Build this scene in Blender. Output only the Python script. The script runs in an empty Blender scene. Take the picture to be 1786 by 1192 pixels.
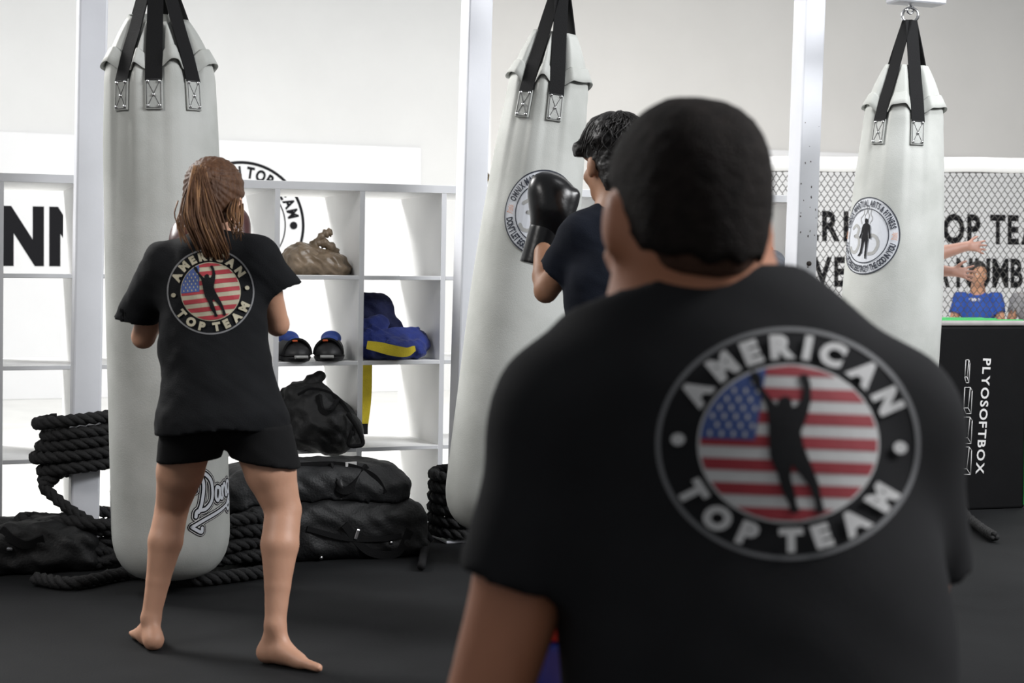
import bpy, bmesh, math, random
import numpy as np
from mathutils import Vector, Matrix
from mathutils.bvhtree import BVHTree

random.seed(7)
rng = np.random.default_rng(7)
scn = bpy.context.scene
COL = scn.collection

# ------------------------------------------------------------------ camera
FPX, CAM_H = 2740.0, 1.083
PITCH, ROLL = math.atan(111.0 / FPX), 0.006
_R0, _F = Vector((1, 0, 0)), Vector((0, math.cos(PITCH), -math.sin(PITCH)))
_U0 = Vector((0, math.sin(PITCH), math.cos(PITCH)))
_R = _R0 * math.cos(ROLL) + _U0 * math.sin(ROLL)
_U = _U0 * math.cos(ROLL) - _R0 * math.sin(ROLL)
EYE = Vector((0, 0, CAM_H))
cam_data = bpy.data.cameras.new('camera')
cam_data.sensor_width = 36.0
cam_data.lens = FPX / 1786.0 * 36.0
cam_data.clip_start, cam_data.clip_end = 0.05, 100
cam_data.dof.use_dof = True
cam_data.dof.focus_distance = 5.9
cam_data.dof.aperture_fstop = 5.6
cam = bpy.data.objects.new('camera', cam_data)
COL.objects.link(cam)
cam.matrix_world = Matrix(((_R.x, _U.x, -_F.x, 0), (_R.y, _U.y, -_F.y, 0), (_R.z, _U.z, -_F.z, CAM_H), (0, 0, 0, 1)))
scn.camera = cam

# ------------------------------------------------------------------ world, lamps, exposure
world = bpy.data.worlds.new('gym_ambient')
scn.world = world
world.use_nodes = True
world.node_tree.nodes['Background'].inputs[0].default_value = (0.93, 0.96, 1.0, 1)
world.node_tree.nodes['Background'].inputs[1].default_value = 0.24


def area_lamp(name, loc, target, sx, sy, power, color=(1, 1, 1), spread=180):
    d = bpy.data.lights.new(name, 'AREA')
    d.shape, d.size, d.size_y, d.energy, d.color = 'RECTANGLE', sx, sy, power, color
    d.spread = math.radians(spread)
    o = bpy.data.objects.new(name, d)
    COL.objects.link(o)
    o.location = loc
    v = Vector(target) - Vector(loc)
    o.rotation_euler = v.to_track_quat('-Z', 'Y').to_euler()
    return o


area_lamp('ceiling_lamp_back', (-2.5, 10.3, 5.4), (-2.5, 11.6, 0), 8, 3, 165, (1.0, 0.99, 0.98), 125)
area_lamp('ceiling_lamp_cage', (4.5, 11.0, 5.4), (4.5, 12.0, 0), 7, 3, 285, (1.0, 0.98, 0.95), 150)
area_lamp('ceiling_lamp_left', (-5.2, 8.2, 4.8), (0.3, 7.0, 0.6), 2.5, 2.0, 215, (1.0, 0.99, 0.97), 95)
area_lamp('ceiling_lamp_bags', (5.0, 2.9, 4.3), (2.0, 6.6, 0.9), 4.0, 1.4, 490, (0.97, 0.98, 1.0))
area_lamp('fill_light_post', (2.3, 4.9, 4.5), (1.5, 7.0, 1.5), 1.2, 0.6, 19, (0.96, 0.98, 1.0), 85)  # added fill, no real fixture: brightens the right post
area_lamp('fill_light_bag_foot', (-3.4, 2.6, 3.4), (-1.2, 5.3, 0.5), 1.6, 1.2, 13, (1.0, 0.97, 0.94), 75)  # added low fill from the left, lifts the foot of the left bag

scn.view_settings.view_transform = 'Standard'
scn.view_settings.look = 'None'
scn.view_settings.exposure = 0.0
scn.view_settings.gamma = 1.0
scn.view_settings.use_curve_mapping = False
try:
    scn.cycles.use_denoising = True
except Exception:
    pass


# ------------------------------------------------------------------ placing helpers
def ray(px, py):
    return (_R * ((px - 893) / FPX) - _U * ((py - 596) / FPX) + _F)


def W(px, py, D):
    """world point seen at (px, py), D metres ahead of the camera"""
    return EYE + ray(px, py) * D


def floor_at(px, py, z=0.0):
    r = ray(px, py)
    return EYE + r * ((z - CAM_H) / r.z)


PSI = math.radians(21.4)
S = Vector((math.cos(PSI), math.sin(PSI), 0))        # along the shelving, to the right
N = Vector((-math.sin(PSI), math.cos(PSI), 0))       # away from the camera
_o = W(630, 477, 6.683)
ORG = Vector((_o.x, _o.y, 0))


def L(a, b, z=0.0):
    return ORG + S * a + N * b + Vector((0, 0, z))


def on_plane(px, py, b):
    r = ray(px, py)
    return EYE + r * ((b - (EYE - ORG).dot(N)) / r.dot(N))


def loc_ab(p):
    return ((p - ORG).dot(S), (p - ORG).dot(N))


# ------------------------------------------------------------------ materials
MATS = {}


def mat(name, col, rough=0.6, var=0.0, vscale=8.0, bump=0.0, bscale=60.0, metal=0.0, spec=0.5, col2=None,
        stretch=(1, 1, 1), sheen=0.0, sss=0.0, trans=0.0, lo=0.35, hi=0.7):
    if name in MATS:
        return MATS[name]
    m = bpy.data.materials.new(name)
    m.use_nodes = True
    nt = m.node_tree
    b = nt.nodes['Principled BSDF']
    b.inputs['Base Color'].default_value = (*col, 1)
    b.inputs['Roughness'].default_value = rough
    b.inputs['Metallic'].default_value = metal
    b.inputs['Specular IOR Level'].default_value = spec
    if sheen:
        b.inputs['Sheen Weight'].default_value = sheen
    if sss:
        b.inputs['Subsurface Weight'].default_value = sss
        b.inputs['Subsurface Radius'].default_value = (0.012, 0.005, 0.003)
        b.inputs['Subsurface Scale'].default_value = 1.0
    if trans:
        b.inputs['Transmission Weight'].default_value = trans
    tc = nt.nodes.new('ShaderNodeTexCoord')
    mp = nt.nodes.new('ShaderNodeMapping')
    mp.inputs['Scale'].default_value = stretch
    nt.links.new(tc.outputs['Object'], mp.inputs[0])
    if var or col2:
        n = nt.nodes.new('ShaderNodeTexNoise')
        n.inputs['Scale'].default_value = vscale
        n.inputs['Detail'].default_value = 5
        nt.links.new(mp.outputs[0], n.inputs['Vector'])
        r = nt.nodes.new('ShaderNodeValToRGB')
        r.color_ramp.elements[0].position = lo
        r.color_ramp.elements[1].position = hi
        c2 = col2 if col2 else tuple(min(1, c * (1 + var)) for c in col)
        c1 = col if col2 else tuple(c * (1 - var) for c in col)
        r.color_ramp.elements[0].color = (*c1, 1)
        r.color_ramp.elements[1].color = (*c2, 1)
        nt.links.new(n.outputs['Fac'], r.inputs[0])
        nt.links.new(r.outputs[0], b.inputs['Base Color'])
    if bump:
        n2 = nt.nodes.new('ShaderNodeTexNoise')
        n2.inputs['Scale'].default_value = bscale
        n2.inputs['Detail'].default_value = 4
        nt.links.new(mp.outputs[0], n2.inputs['Vector'])
        bp = nt.nodes.new('ShaderNodeBump')
        bp.inputs['Strength'].default_value = bump
        bp.inputs['Distance'].default_value = 0.01
        nt.links.new(n2.outputs['Fac'], bp.inputs['Height'])
        nt.links.new(bp.outputs[0], b.inputs['Normal'])
    MATS[name] = m
    return m


M_wall = mat('painted_wall', (0.80, 0.80, 0.79), 0.85, 0.02, 1.5, 0.05, 90)
M_wallw = mat('warm_wall', (0.76, 0.745, 0.72), 0.85, 0.02, 1.5, 0.05, 90)
M_board = mat('white_wall_pad', (0.88, 0.88, 0.885), 0.55, 0.01, 2)
M_pale = mat('pale_floor', (0.80, 0.80, 0.77), 0.5, 0.05, 3)
M_mat = mat('black_mat', (0.0115, 0.012, 0.0128), 0.8, 0.12, 5, 0.12, 160, spec=0.12)
M_rack = mat('rack_paint', (0.66, 0.67, 0.71), 0.42, 0.03, 6, 0.04, 40)
M_chip = mat('bare_steel_chip', (0.05, 0.04, 0.035), 0.6)
M_shelf = mat('white_laminate', (0.82, 0.82, 0.815), 0.45, 0.02, 4)
M_edge = mat('grey_edge_band', (0.56, 0.565, 0.58), 0.45, 0.02, 6)
M_ink = mat('black_ink', (0.010, 0.010, 0.012), 0.7, spec=0.15)
M_bag = mat('grey_canvas_leather', (0.41, 0.42, 0.395), 0.6, spec=0.3, bump=0.10, bscale=220, col2=(0.50, 0.51, 0.485), vscale=4.5, lo=0.38, hi=0.62)
M_strap = mat('black_webbing', (0.004, 0.004, 0.0045), 0.8, bump=0.2, bscale=300, spec=0.25)
M_steel = mat('polished_steel', (0.75, 0.75, 0.76), 0.22, metal=1.0)
M_patch = mat('patch_leather', (0.38, 0.39, 0.37), 0.45, 0.08, 30, 0.15, 250)
M_stitch = mat('dark_stitching', (0.10, 0.10, 0.10), 0.7)
M_tee = mat('black_cotton', (0.019, 0.019, 0.0205), 0.9, 0.1, 12, 0.15, 400, spec=0.2)
M_teeg = mat('black_cotton_faded', (0.0075, 0.008, 0.0092), 0.9, 0.15, 10, 0.2, 300, spec=0.2)
M_navy = mat('navy_cotton', (0.008, 0.011, 0.020), 0.9, 0.1, 12, 0.15, 300, spec=0.25)
M_short = mat('black_shorts', (0.006, 0.006, 0.0065), 0.85, 0.1, 12, 0.1, 300, spec=0.2)
M_skin_c = mat('tan_skin', (0.52, 0.215, 0.115), 0.5, 0.06, 14, 0.04, 200, sss=0.06)
M_skin_g = mat('fair_skin', (0.56, 0.305, 0.20), 0.5, 0.06, 12, 0.04, 200, sss=0.06)
M_skin_b = mat('olive_skin', (0.50, 0.26, 0.155), 0.5, 0.06, 14, 0.04, 200, sss=0.06)
M_skin_p = mat('pink_skin', (0.40, 0.215, 0.16), 0.5, 0.06, 14)
M_hair_c = mat('cropped_dark_hair', (0.016, 0.0115, 0.0095), 0.8, 0.3, 60, 0.5, 300, spec=0.2)
M_fade = mat('clipped_nape_hair', (0.085, 0.042, 0.027), 0.75, 0.25, 220, 0.3, 400, spec=0.2)
M_hair_b = mat('glossy_black_hair', (0.009, 0.007, 0.0065), 0.5, 0.3, 40, 0.3, 120)
M_hair_g = mat('brown_hair', (0.070, 0.031, 0.015), 0.55, bump=0.4, bscale=60, spec=0.25, col2=(0.125, 0.060, 0.030), vscale=26, stretch=(3, 3, 0.5))
M_hair_l = mat('light_brown_strand', (0.14, 0.066, 0.030), 0.5, spec=0.3, col2=(0.30, 0.16, 0.075), vscale=14)
M_glove = mat('black_glove_leather', (0.010, 0.010, 0.011), 0.28, bump=0.06, bscale=60)
M_gloveg = mat('maroon_glove_leather', (0.055, 0.012, 0.012), 0.35)
M_eye = mat('eye_white', (0.7, 0.68, 0.65), 0.2)
M_duf = mat('black_nylon', (0.0045, 0.0047, 0.0052), 0.62, 0.15, 9, 0.25, 120)
M_duf2 = mat('charcoal_canvas', (0.0095, 0.010, 0.011), 0.6, 0.15, 9, 0.25, 120)
M_rope = mat('black_polyester_rope', (0.005, 0.005, 0.0055), 0.8, 0.3, 30, 0.4, 150)
M_white = mat('white_print', (0.66, 0.65, 0.64), 0.7, 0.04, 30)
M_cream = mat('cream_print', (0.44, 0.40, 0.29), 0.7, 0.08, 30)
M_red = mat('red_print', (0.36, 0.028, 0.04), 0.7, 0.08, 20)
M_blue = mat('blue_print', (0.05, 0.09, 0.27), 0.7, 0.1, 20)
M_greyln = mat('grey_print_line', (0.19, 0.19, 0.195), 0.7)
M_navyink = mat('navy_ink', (0.022, 0.026, 0.04), 0.6)
M_orange = mat('orange_ink', (0.62, 0.22, 0.06), 0.6)
M_greyink = mat('grey_ink', (0.36, 0.36, 0.35), 0.6)
M_paleink = mat('pale_ink', (0.60, 0.62, 0.66), 0.5)
M_gi = mat('blue_gi_cotton', (0.012, 0.026, 0.17), 0.85, 0.25, 14, 0.4, 160, sheen=0.1)
M_gid = mat('dark_blue_gi_cotton', (0.006, 0.010, 0.055), 0.85, 0.25, 14, 0.4, 160)
M_yel = mat('yellow_belt_cotton', (0.60, 0.47, 0.02), 0.75, 0.1, 20, 0.3, 200)
M_plas = mat('brown_plastic_film', (0.12, 0.085, 0.05), 0.3, bump=0.5, bscale=26, col2=(0.36, 0.27, 0.19), vscale=11)
M_plas2 = mat('olive_cloth_in_plastic', (0.16, 0.15, 0.10), 0.4, 0.2, 10, 0.3, 30)
M_rub = mat('black_rubber', (0.012, 0.012, 0.013), 0.5, 0.1, 20)
M_shoeb = mat('blue_lining', (0.02, 0.06, 0.30), 0.7, 0.15, 30)
M_shoeg = mat('grey_mesh_shoe', (0.13, 0.14, 0.16), 0.7, 0.2, 40)
M_box = mat('black_vinyl', (0.0045, 0.0045, 0.005), 0.7, 0.08, 10, 0.05, 100, spec=0.12)
M_boxtop = mat('grey_vinyl_top', (0.33, 0.31, 0.30), 0.5, 0.1, 10)
M_green = mat('green_vinyl', (0.05, 0.42, 0.11), 0.5, 0.1, 10)
M_pad = mat('white_vinyl_pad', (0.86, 0.86, 0.86), 0.4, 0.01, 5)
M_wire = mat('black_coated_wire', (0.035, 0.033, 0.03), 0.5)
M_bluet = mat('blue_cotton', (0.02, 0.075, 0.36), 0.85, 0.1, 12)
M_greyt = mat('grey_cotton', (0.30, 0.30, 0.31), 0.9, 0.1, 12)
M_mitt = mat('blue_vinyl', (0.035, 0.09, 0.62), 0.35, 0.05, 8)
M_mittr = mat('red_vinyl', (0.75, 0.018, 0.018), 0.35, 0.05, 8)
M_brass = mat('aged_brass', (0.30, 0.22, 0.10), 0.35, metal=0.9)
M_orangev = mat('orange_fabric', (0.55, 0.09, 0.02), 0.6)


# ------------------------------------------------------------------ mesh helpers
def link(o, parent=None):
    COL.objects.link(o)
    if parent is not None:
        o.parent = parent
        o.matrix_parent_inverse = parent.matrix_basis.inverted()
    return o


def tag(o, label=None, cat=None, group=None, kind=None):
    if label: o['label'] = label
    if cat: o['category'] = cat
    if group: o['group'] = group
    if kind: o['kind'] = kind
    return o


def empty(name, loc, label=None, cat=None, group=None):
    o = bpy.data.objects.new(name, None)
    o.empty_display_size = 0.1
    o.location = loc
    COL.objects.link(o)
    return tag(o, label, cat, group)


def meshobj(name, verts, faces, m, parent=None, smooth=True):
    me = bpy.data.meshes.new(name)
    me.from_pydata([tuple(v) for v in verts], [], [tuple(f) for f in faces])
    me.update()
    for mm in (m if isinstance(m, (list, tuple)) else [m]):
        me.materials.append(mm)
    if smooth:
        me.polygons.foreach_set('use_smooth', [True] * len(me.polygons))
    return link(bpy.data.objects.new(name, me), parent)


def bmobj(name, bm, m, parent=None, smooth=False):
    me = bpy.data.meshes.new(name)
    bm.normal_update()
    bm.to_mesh(me)
    bm.free()
    for mm in (m if isinstance(m, (list, tuple)) else [m]):
        me.materials.append(mm)
    if smooth:
        me.polygons.foreach_set('use_smooth', [True] * len(me.polygons))
    return link(bpy.data.objects.new(name, me), parent)


def bm_box(bm, M, sx, sy, sz, bev=0.0, seg=2, mi=0):
    """box of full sizes, centred on the origin of matrix M"""
    r = bmesh.ops.create_cube(bm, size=1.0)
    vs = r['verts']
    for v in vs:
        v.co = Vector((v.co.x * sx, v.co.y * sy, v.co.z * sz))
    geo = vs
    if bev:
        es = list({e for v in vs for e in v.link_edges})
        rr = bmesh.ops.bevel(bm, geom=es, offset=bev, segments=seg, affect='EDGES', profile=0.5)
        geo = list({v for f in rr['faces'] for v in f.verts} | {v for v in vs if v.is_valid})
    for v in geo:
        v.co = M @ v.co
    for f in {f for v in geo for f in v.link_faces}:
        f.material_index = mi
    return geo


def frame(o, x, y=None):
    """matrix with origin o, X axis x, Z up-ish"""
    x = Vector(x).normalized()
    z = Vector((0, 0, 1))
    y = z.cross(x).normalized()
    z = x.cross(y)
    return Matrix(((x.x, y.x, z.x, o[0]), (x.y, y.y, z.y, o[1]), (x.z, y.z, z.z, o[2]), (0, 0, 0, 1)))


def tube(verts, faces, pts, rad, sides=8, cap=True):
    """append a tube along pts to verts / faces"""
    pts = [Vector(p) for p in pts]
    n = len(pts)
    rads = rad if isinstance(rad, (list, tuple, np.ndarray)) else [rad] * n
    up = Vector((0.13, 0.21, 0.97)).normalized()
    base = len(verts)
    prev = None
    for i, p in enumerate(pts):
        t = (pts[min(i + 1, n - 1)] - pts[max(i - 1, 0)])
        t = t.normalized() if t.length > 1e-9 else Vector((0, 0, 1))
        if prev is None:
            a = t.cross(up)
            if a.length < 1e-3:
                a = t.cross(Vector((1, 0, 0)))
            a.normalize()
        else:
            a = (prev - t * prev.dot(t))
            a = a.normalized() if a.length > 1e-6 else t.orthogonal().normalized()
        prev = a
        b = t.cross(a)
        for k in range(sides):
            th = 2 * math.pi * k / sides
            verts.append(p + (a * math.cos(th) + b * math.sin(th)) * float(rads[i]))
    for i in range(n - 1):
        for k in range(sides):
            k2 = (k + 1) % sides
            faces.append((base + i * sides + k, base + i * sides + k2, base + (i + 1) * sides + k2, base + (i + 1) * sides + k))
    if cap:
        faces.append(tuple(base + k for k in range(sides))[::-1])
        faces.append(tuple(base + (n - 1) * sides + k for k in range(sides)))


def tubeobj(name, pts, rad, m, parent=None, sides=8):
    v, f = [], []
    tube(v, f, pts, rad, sides)
    return meshobj(name, v, f, m, parent)


def spline(pts, n):
    """Catmull-Rom through pts, n samples"""
    P = [Vector(p) for p in pts]
    P = [P[0] * 2 - P[1]] + P + [P[-1] * 2 - P[-2]]
    out = []
    m = len(P) - 3
    for i in range(n):
        u = i / (n - 1) * m
        k = min(int(u), m - 1)
        t = u - k
        a, b, c, d = P[k:k + 4]
        out.append(0.5 * ((2 * b) + (c - a) * t + (2 * a - 5 * b + 4 * c - d) * t * t + (3 * b - a - 3 * c + d) * t ** 3))
    return out


def ribbon(name, pts, wdirs, width, thick, m, parent=None):
    """flat strap: pts centre line, wdirs the width direction at each point"""
    v, f = [], []
    n = len(pts)
    for i, p in enumerate(pts):
        p = Vector(p)
        t = (Vector(pts[min(i + 1, n - 1)]) - Vector(pts[max(i - 1, 0)])).normalized()
        w = Vector(wdirs[i] if isinstance(wdirs, list) else wdirs)
        w = (w - t * w.dot(t)).normalized()
        nn = t.cross(w)
        wd = width[i] if isinstance(width, (list, tuple)) else width
        for sw, sn in ((-1, -1), (1, -1), (1, 1), (-1, 1)):
            v.append(p + w * (sw * wd / 2) + nn * (sn * thick / 2))
    for i in range(n - 1):
        for k in range(4):
            k2 = (k + 1) % 4
            f.append((i * 4 + k, i * 4 + k2, (i + 1) * 4 + k2, (i + 1) * 4 + k))
    f.append((3, 2, 1, 0))
    f.append(tuple((n - 1) * 4 + k for k in range(4)))
    return meshobj(name, v, f, m, parent, smooth=False)


# ------------------------------------------------------------------ implicit surfaces for bodies and soft goods
def V3(v):
    return np.array((v[0], v[1], v[2]), dtype=np.float32)


def smin(a, b, k):
    if k <= 0:
        return np.minimum(a, b)
    h = np.clip(0.5 + 0.5 * (b - a) / k, 0, 1)
    return b * (1 - h) + a * h - k * h * (1 - h)


class Sdf:
    def __init__(self):
        self.p = []

    def cone(self, a, b, ra, rb, k=0.02, flat=None):
        a, b = V3(a), V3(b)
        if flat is not None:
            fv = V3(Vector(flat[0]).normalized()); ff = float(flat[1])
        def f(P):
            Q = P - a
            ba = b - a
            if flat is not None:
                Q = Q + np.outer(Q @ fv, fv) * (1 / ff - 1)
                bb = ba + fv * (ba @ fv) * (1 / ff - 1)
            else:
                bb = ba
            t = np.clip((Q @ bb) / max(float(bb @ bb), 1e-9), 0, 1)
            d = np.linalg.norm(Q - t[:, None] * bb, axis=1) - (ra + (rb - ra) * t)
            return d
        self.p.append((f, k))
        return self

    def ell(self, c, r, rot=None, k=0.02):
        c, r = V3(c), V3(r)
        R = None if rot is None else np.array(rot, dtype=np.float32)
        def f(P):
            Q = P - c
            if R is not None:
                Q = Q @ R
            k0 = np.linalg.norm(Q / r, axis=1)
            k1 = np.linalg.norm(Q / (r * r), axis=1)
            return k0 * (k0 - 1) / np.maximum(k1, 1e-6)
        self.p.append((f, k))
        return self

    def fn(self, f, k=0.0):
        self.p.append((f, k))
        return self

    def __call__(self, P):
        d = None
        for f, k in self.p:
            e = f(P)
            d = e if d is None else smin(d, e, k)
        return d


def axes(front, up=(0, 0, 1)):
    """3x3 numpy matrix whose columns are right, front, up"""
    f = Vector(front).normalized()
    r = f.cross(Vector(up)).normalized()
    u = r.cross(f)
    return np.array(((r.x, f.x, u.x), (r.y, f.y, u.y), (r.z, f.z, u.z)), dtype=np.float32)


def rbox(c, half, R, rnd):
    c, half = V3(c), V3(half)
    def f(P):
        Q = np.abs((P - c) @ R) - (half - rnd)
        return np.linalg.norm(np.maximum(Q, 0), axis=1) + np.minimum(Q.max(axis=1), 0) - rnd
    return f


def folds(P, amp, sc, seed=0.0):
    x, y, z = P[:, 0] * sc + seed, P[:, 1] * sc + seed * 1.7, P[:, 2] * sc - seed
    w = np.sin(x * 1.3 + 1.7 * np.sin(z * 0.9 + y)) + np.sin(z * 1.9 + 1.3 * np.sin(x * 1.1 - y * 0.7)) + 0.6 * np.sin(2.7 * (x + z) + 2 * np.sin(y * 1.4 + z))
    return amp * w * 0.4


def isosurf(f, lo, hi, h):
    lo = np.array(lo, dtype=np.float32)
    n = np.ceil((np.array(hi) - lo) / h).astype(int)
    B = 8
    nb = -(-n // B)
    n = nb * B
    g = np.stack(np.meshgrid(*[np.arange(k) for k in nb], indexing='ij'), -1).reshape(-1, 3)
    dc = f((lo + (g * B + (B - 1) / 2) * h).astype(np.float32)).reshape(nb)
    Vv = np.empty((nb[0], B, nb[1], B, nb[2], B), dtype=np.float32)
    Vv[:] = dc[:, None, :, None, :, None]
    sel = np.argwhere(np.abs(dc) < B * h * 1.6)
    offs = np.stack(np.meshgrid(*[np.arange(B)] * 3, indexing='ij'), -1).reshape(-1, 3)
    for s in range(0, len(sel), 300):
        q = sel[s:s + 300]
        P = (lo + (q[:, None, :] * B + offs[None]) * h).reshape(-1, 3).astype(np.float32)
        d = f(P).reshape(len(q), B, B, B)
        Vv[q[:, 0], :, q[:, 1], :, q[:, 2], :] = d
    Vv = Vv.reshape(n)
    s = Vv < 0
    c = s[:-1, :-1, :-1].astype(np.int8)
    for dx in (0, 1):
        for dy in (0, 1):
            for dz in (0, 1):
                if dx + dy + dz:
                    c = c + s[dx:n[0] - 1 + dx, dy:n[1] - 1 + dy, dz:n[2] - 1 + dz]
    act = np.argwhere((c > 0) & (c < 8))
    corners = np.array([(i & 1, (i >> 1) & 1, (i >> 2) & 1) for i in range(8)])
    vals = np.stack([Vv[act[:, 0] + o[0], act[:, 1] + o[1], act[:, 2] + o[2]] for o in corners], 1)
    acc = np.zeros((len(act), 3)); cnt = np.zeros(len(act))
    for i in range(8):
        for ax in range(3):
            j = i | (1 << ax)
            if j == i:
                continue
            a, b = vals[:, i], vals[:, j]
            m = (a < 0) != (b < 0)
            t = np.where(m, a / np.where(np.abs(a - b) < 1e-9, 1, a - b), 0)
            p = corners[i] + np.eye(3)[ax] * t[:, None]
            acc += np.where(m[:, None], p, 0); cnt += m
    verts = lo + (act + acc / cnt[:, None]) * h
    idx = -np.ones(tuple(n), dtype=np.int64)
    idx[act[:, 0], act[:, 1], act[:, 2]] = np.arange(len(act))
    quads = []
    for ax in range(3):
        u, v = [(1, 2), (2, 0), (0, 1)][ax]
        a0 = [slice(None)] * 3; a1 = [slice(None)] * 3
        a0[ax] = slice(0, n[ax] - 1); a1[ax] = slice(1, n[ax])
        e = np.argwhere(s[tuple(a0)] != s[tuple(a1)])
        e = e[(e[:, u] > 0) & (e[:, v] > 0)]
        eu, ev = np.eye(3, dtype=int)[u], np.eye(3, dtype=int)[v]
        q = [idx[tuple((e - o).T)] for o in (0 * eu, eu, eu + ev, ev)]
        q = np.stack(q, 1)
        fl = s[tuple(e.T)]
        q = np.where(fl[:, None], q, q[:, ::-1])
        quads.append(q[(q >= 0).all(1)])
    return verts, np.concatenate(quads)


def isobj(name, f, lo, hi, h, m, parent=None):
    v, q = isosurf(f, lo, hi, h)
    me = bpy.data.meshes.new(name)
    me.vertices.add(len(v)); me.vertices.foreach_set('co', v.astype(np.float32).ravel())
    me.loops.add(len(q) * 4); me.loops.foreach_set('vertex_index', q.astype(np.int32).ravel())
    me.polygons.add(len(q))
    me.polygons.foreach_set('loop_start', np.arange(0, len(q) * 4, 4, dtype=np.int32))
    me.update(calc_edges=True)
    me.polygons.foreach_set('use_smooth', [True] * len(q))
    me.materials.append(m)
    me.validate()
    return link(bpy.data.objects.new(name, me), parent)


def bounds(pts, pad):
    A = np.array([tuple(p) for p in pts])
    return A.min(0) - pad, A.max(0) + pad


# ------------------------------------------------------------------ flat print: letters and shapes laid on real surfaces
_gl = {}


def glyph(ch, off=0.02):
    key = (ch, off)
    if key in _gl:
        return _gl[key]
    cu = bpy.data.curves.new('glyph', 'FONT')
    cu.body = ch; cu.size = 1.0; cu.offset = off; cu.resolution_u = 3; cu.fill_mode = 'FRONT'
    o = bpy.data.objects.new('glyph', cu)
    COL.objects.link(o)
    dg = bpy.context.evaluated_depsgraph_get()
    me = bpy.data.meshes.new_from_object(o.evaluated_get(dg))
    v = [(p.co.x, p.co.y) for p in me.vertices]
    f = [tuple(p.vertices) for p in me.polygons]
    bpy.data.objects.remove(o); bpy.data.meshes.remove(me); bpy.data.curves.remove(cu)
    if v:
        A = np.array(v)
        x0, x1 = A[:, 0].min(), A[:, 0].max()
        A[:, 0] -= x0
        A /= 0.73
        v = [tuple(p) for p in A]
        w = (x1 - x0) / 0.73
    else:
        w = 0.3
    _gl[key] = (v, f, w)
    return _gl[key]


def text_line(s, h, xs=1.0, off=0.02, gap=0.13, width=None):
    """(verts, faces, width): cap height h, left aligned on the base line; fitted to width when given"""
    V, Fc, x = [], [], 0.0
    for i, ch in enumerate(s):
        if ch == ' ':
            x += 0.38 * xs
            continue
        v, f, w = glyph(ch, off)
        b = len(V)
        V += [((x + p[0] * xs) * h, p[1] * h) for p in v]
        Fc += [tuple(b + i for i in q) for q in f]
        x += (w + gap) * xs
    tot = max((x - gap * xs) * h, 1e-6)
    if width:
        V = [(p[0] * width / tot, p[1]) for p in V]
        tot = width
    return V, Fc, tot


def text_arc(s, r, a0, a1, h, xs=1.0, off=0.03, gap=0.12, inner=False):
    """letters along a circle from angle a0 to a1 (degrees); the letters fill the arc evenly"""
    ws = [0.38 * xs if c == ' ' else (glyph(c, off)[2] + gap) * xs for c in s]
    tot = sum(ws) - gap * xs
    V, Fc, x = [], [], 0.0
    for c, w in zip(s, ws):
        if c != ' ':
            v, f, gw = glyph(c, off)
            mid = (x + gw * xs / 2) / tot
            a = math.radians(a0 + (a1 - a0) * mid)
            er = (math.cos(a), math.sin(a))
            et = (er[1], -er[0]) if not inner else (-er[1], er[0])
            up = er if not inner else (-er[0], -er[1])
            rb = r if not inner else r + h
            b = len(V)
            for p in v:
                lx, ly = (p[0] * xs - gw * xs / 2) * h, p[1] * h
                V.append((er[0] * rb + et[0] * lx + up[0] * ly, er[1] * rb + et[1] * lx + up[1] * ly))
            Fc += [tuple(b + i for i in q) for q in f]
        x += w
    return V, Fc


def ring2d(r0, r1, n=72):
    V = [(r * math.cos(2 * math.pi * k / n), r * math.sin(2 * math.pi * k / n)) for r in (r0, r1) for k in range(n)]
    return V, [(k, (k + 1) % n, n + (k + 1) % n, n + k) for k in range(n)]


def disc2d(c, r, n=16, ry=None):
    ry = ry or r
    return [(c[0] + r * math.cos(2 * math.pi * k / n), c[1] + ry * math.sin(2 * math.pi * k / n)) for k in range(n)], [tuple(range(n))]


def poly2d(pts):
    return list(pts), [tuple(range(len(pts)))]


def merge2d(parts):
    V, Fc = [], []
    for v, f in parts:
        b = len(V)
        V += list(v)
        Fc += [tuple(b + i for i in q) for q in f]
    return V, Fc


def stroke2d(pts, w, n=40, smooth=True):
    """a round-ended pen stroke of width w"""
    P = spline([(p[0], p[1], 0) for p in pts], n) if smooth else [Vector((p[0], p[1], 0)) for p in pts]
    V, Fc = [], []
    for i, p in enumerate(P):
        t = (P[min(i + 1, len(P) - 1)] - P[max(i - 1, 0)]).normalized()
        nn = Vector((-t.y, t.x, 0))
        V += [(p.x + nn.x * w / 2, p.y + nn.y * w / 2), (p.x - nn.x * w / 2, p.y - nn.y * w / 2)]
    Fc = [(2 * i + 1, 2 * i + 3, 2 * i + 2, 2 * i) for i in range(len(P) - 1)]
    return merge2d([(V, Fc), disc2d((P[0].x, P[0].y), w / 2, 10), disc2d((P[-1].x, P[-1].y), w / 2, 10)])


def grid_cut(v, f, step):
    bm = bmesh.new()
    vs = [bm.verts.new((p[0], p[1], 0)) for p in v]
    for q in f:
        try:
            bm.faces.new([vs[i] for i in q])
        except ValueError:
            pass
    bm.normal_update()
    bmesh.ops.triangulate(bm, faces=bm.faces[:], ngon_method='EAR_CLIP')
    A = np.array(v)
    for ax in (0, 1):
        x = math.floor(A[:, ax].min() / step) * step + step * 0.5
        while x < A[:, ax].max():
            co = (x, 0, 0) if ax == 0 else (0, x, 0)
            no = (1, 0, 0) if ax == 0 else (0, 1, 0)
            bmesh.ops.bisect_plane(bm, geom=bm.verts[:] + bm.edges[:] + bm.faces[:], dist=1e-6, plane_co=co, plane_no=no)
            x += step
    bm.verts.index_update()
    V = [(p.co.x, p.co.y) for p in bm.verts]
    Fc = [tuple(p.index for p in q.verts) for q in bm.faces]
    bm.free()
    return V, Fc


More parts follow.
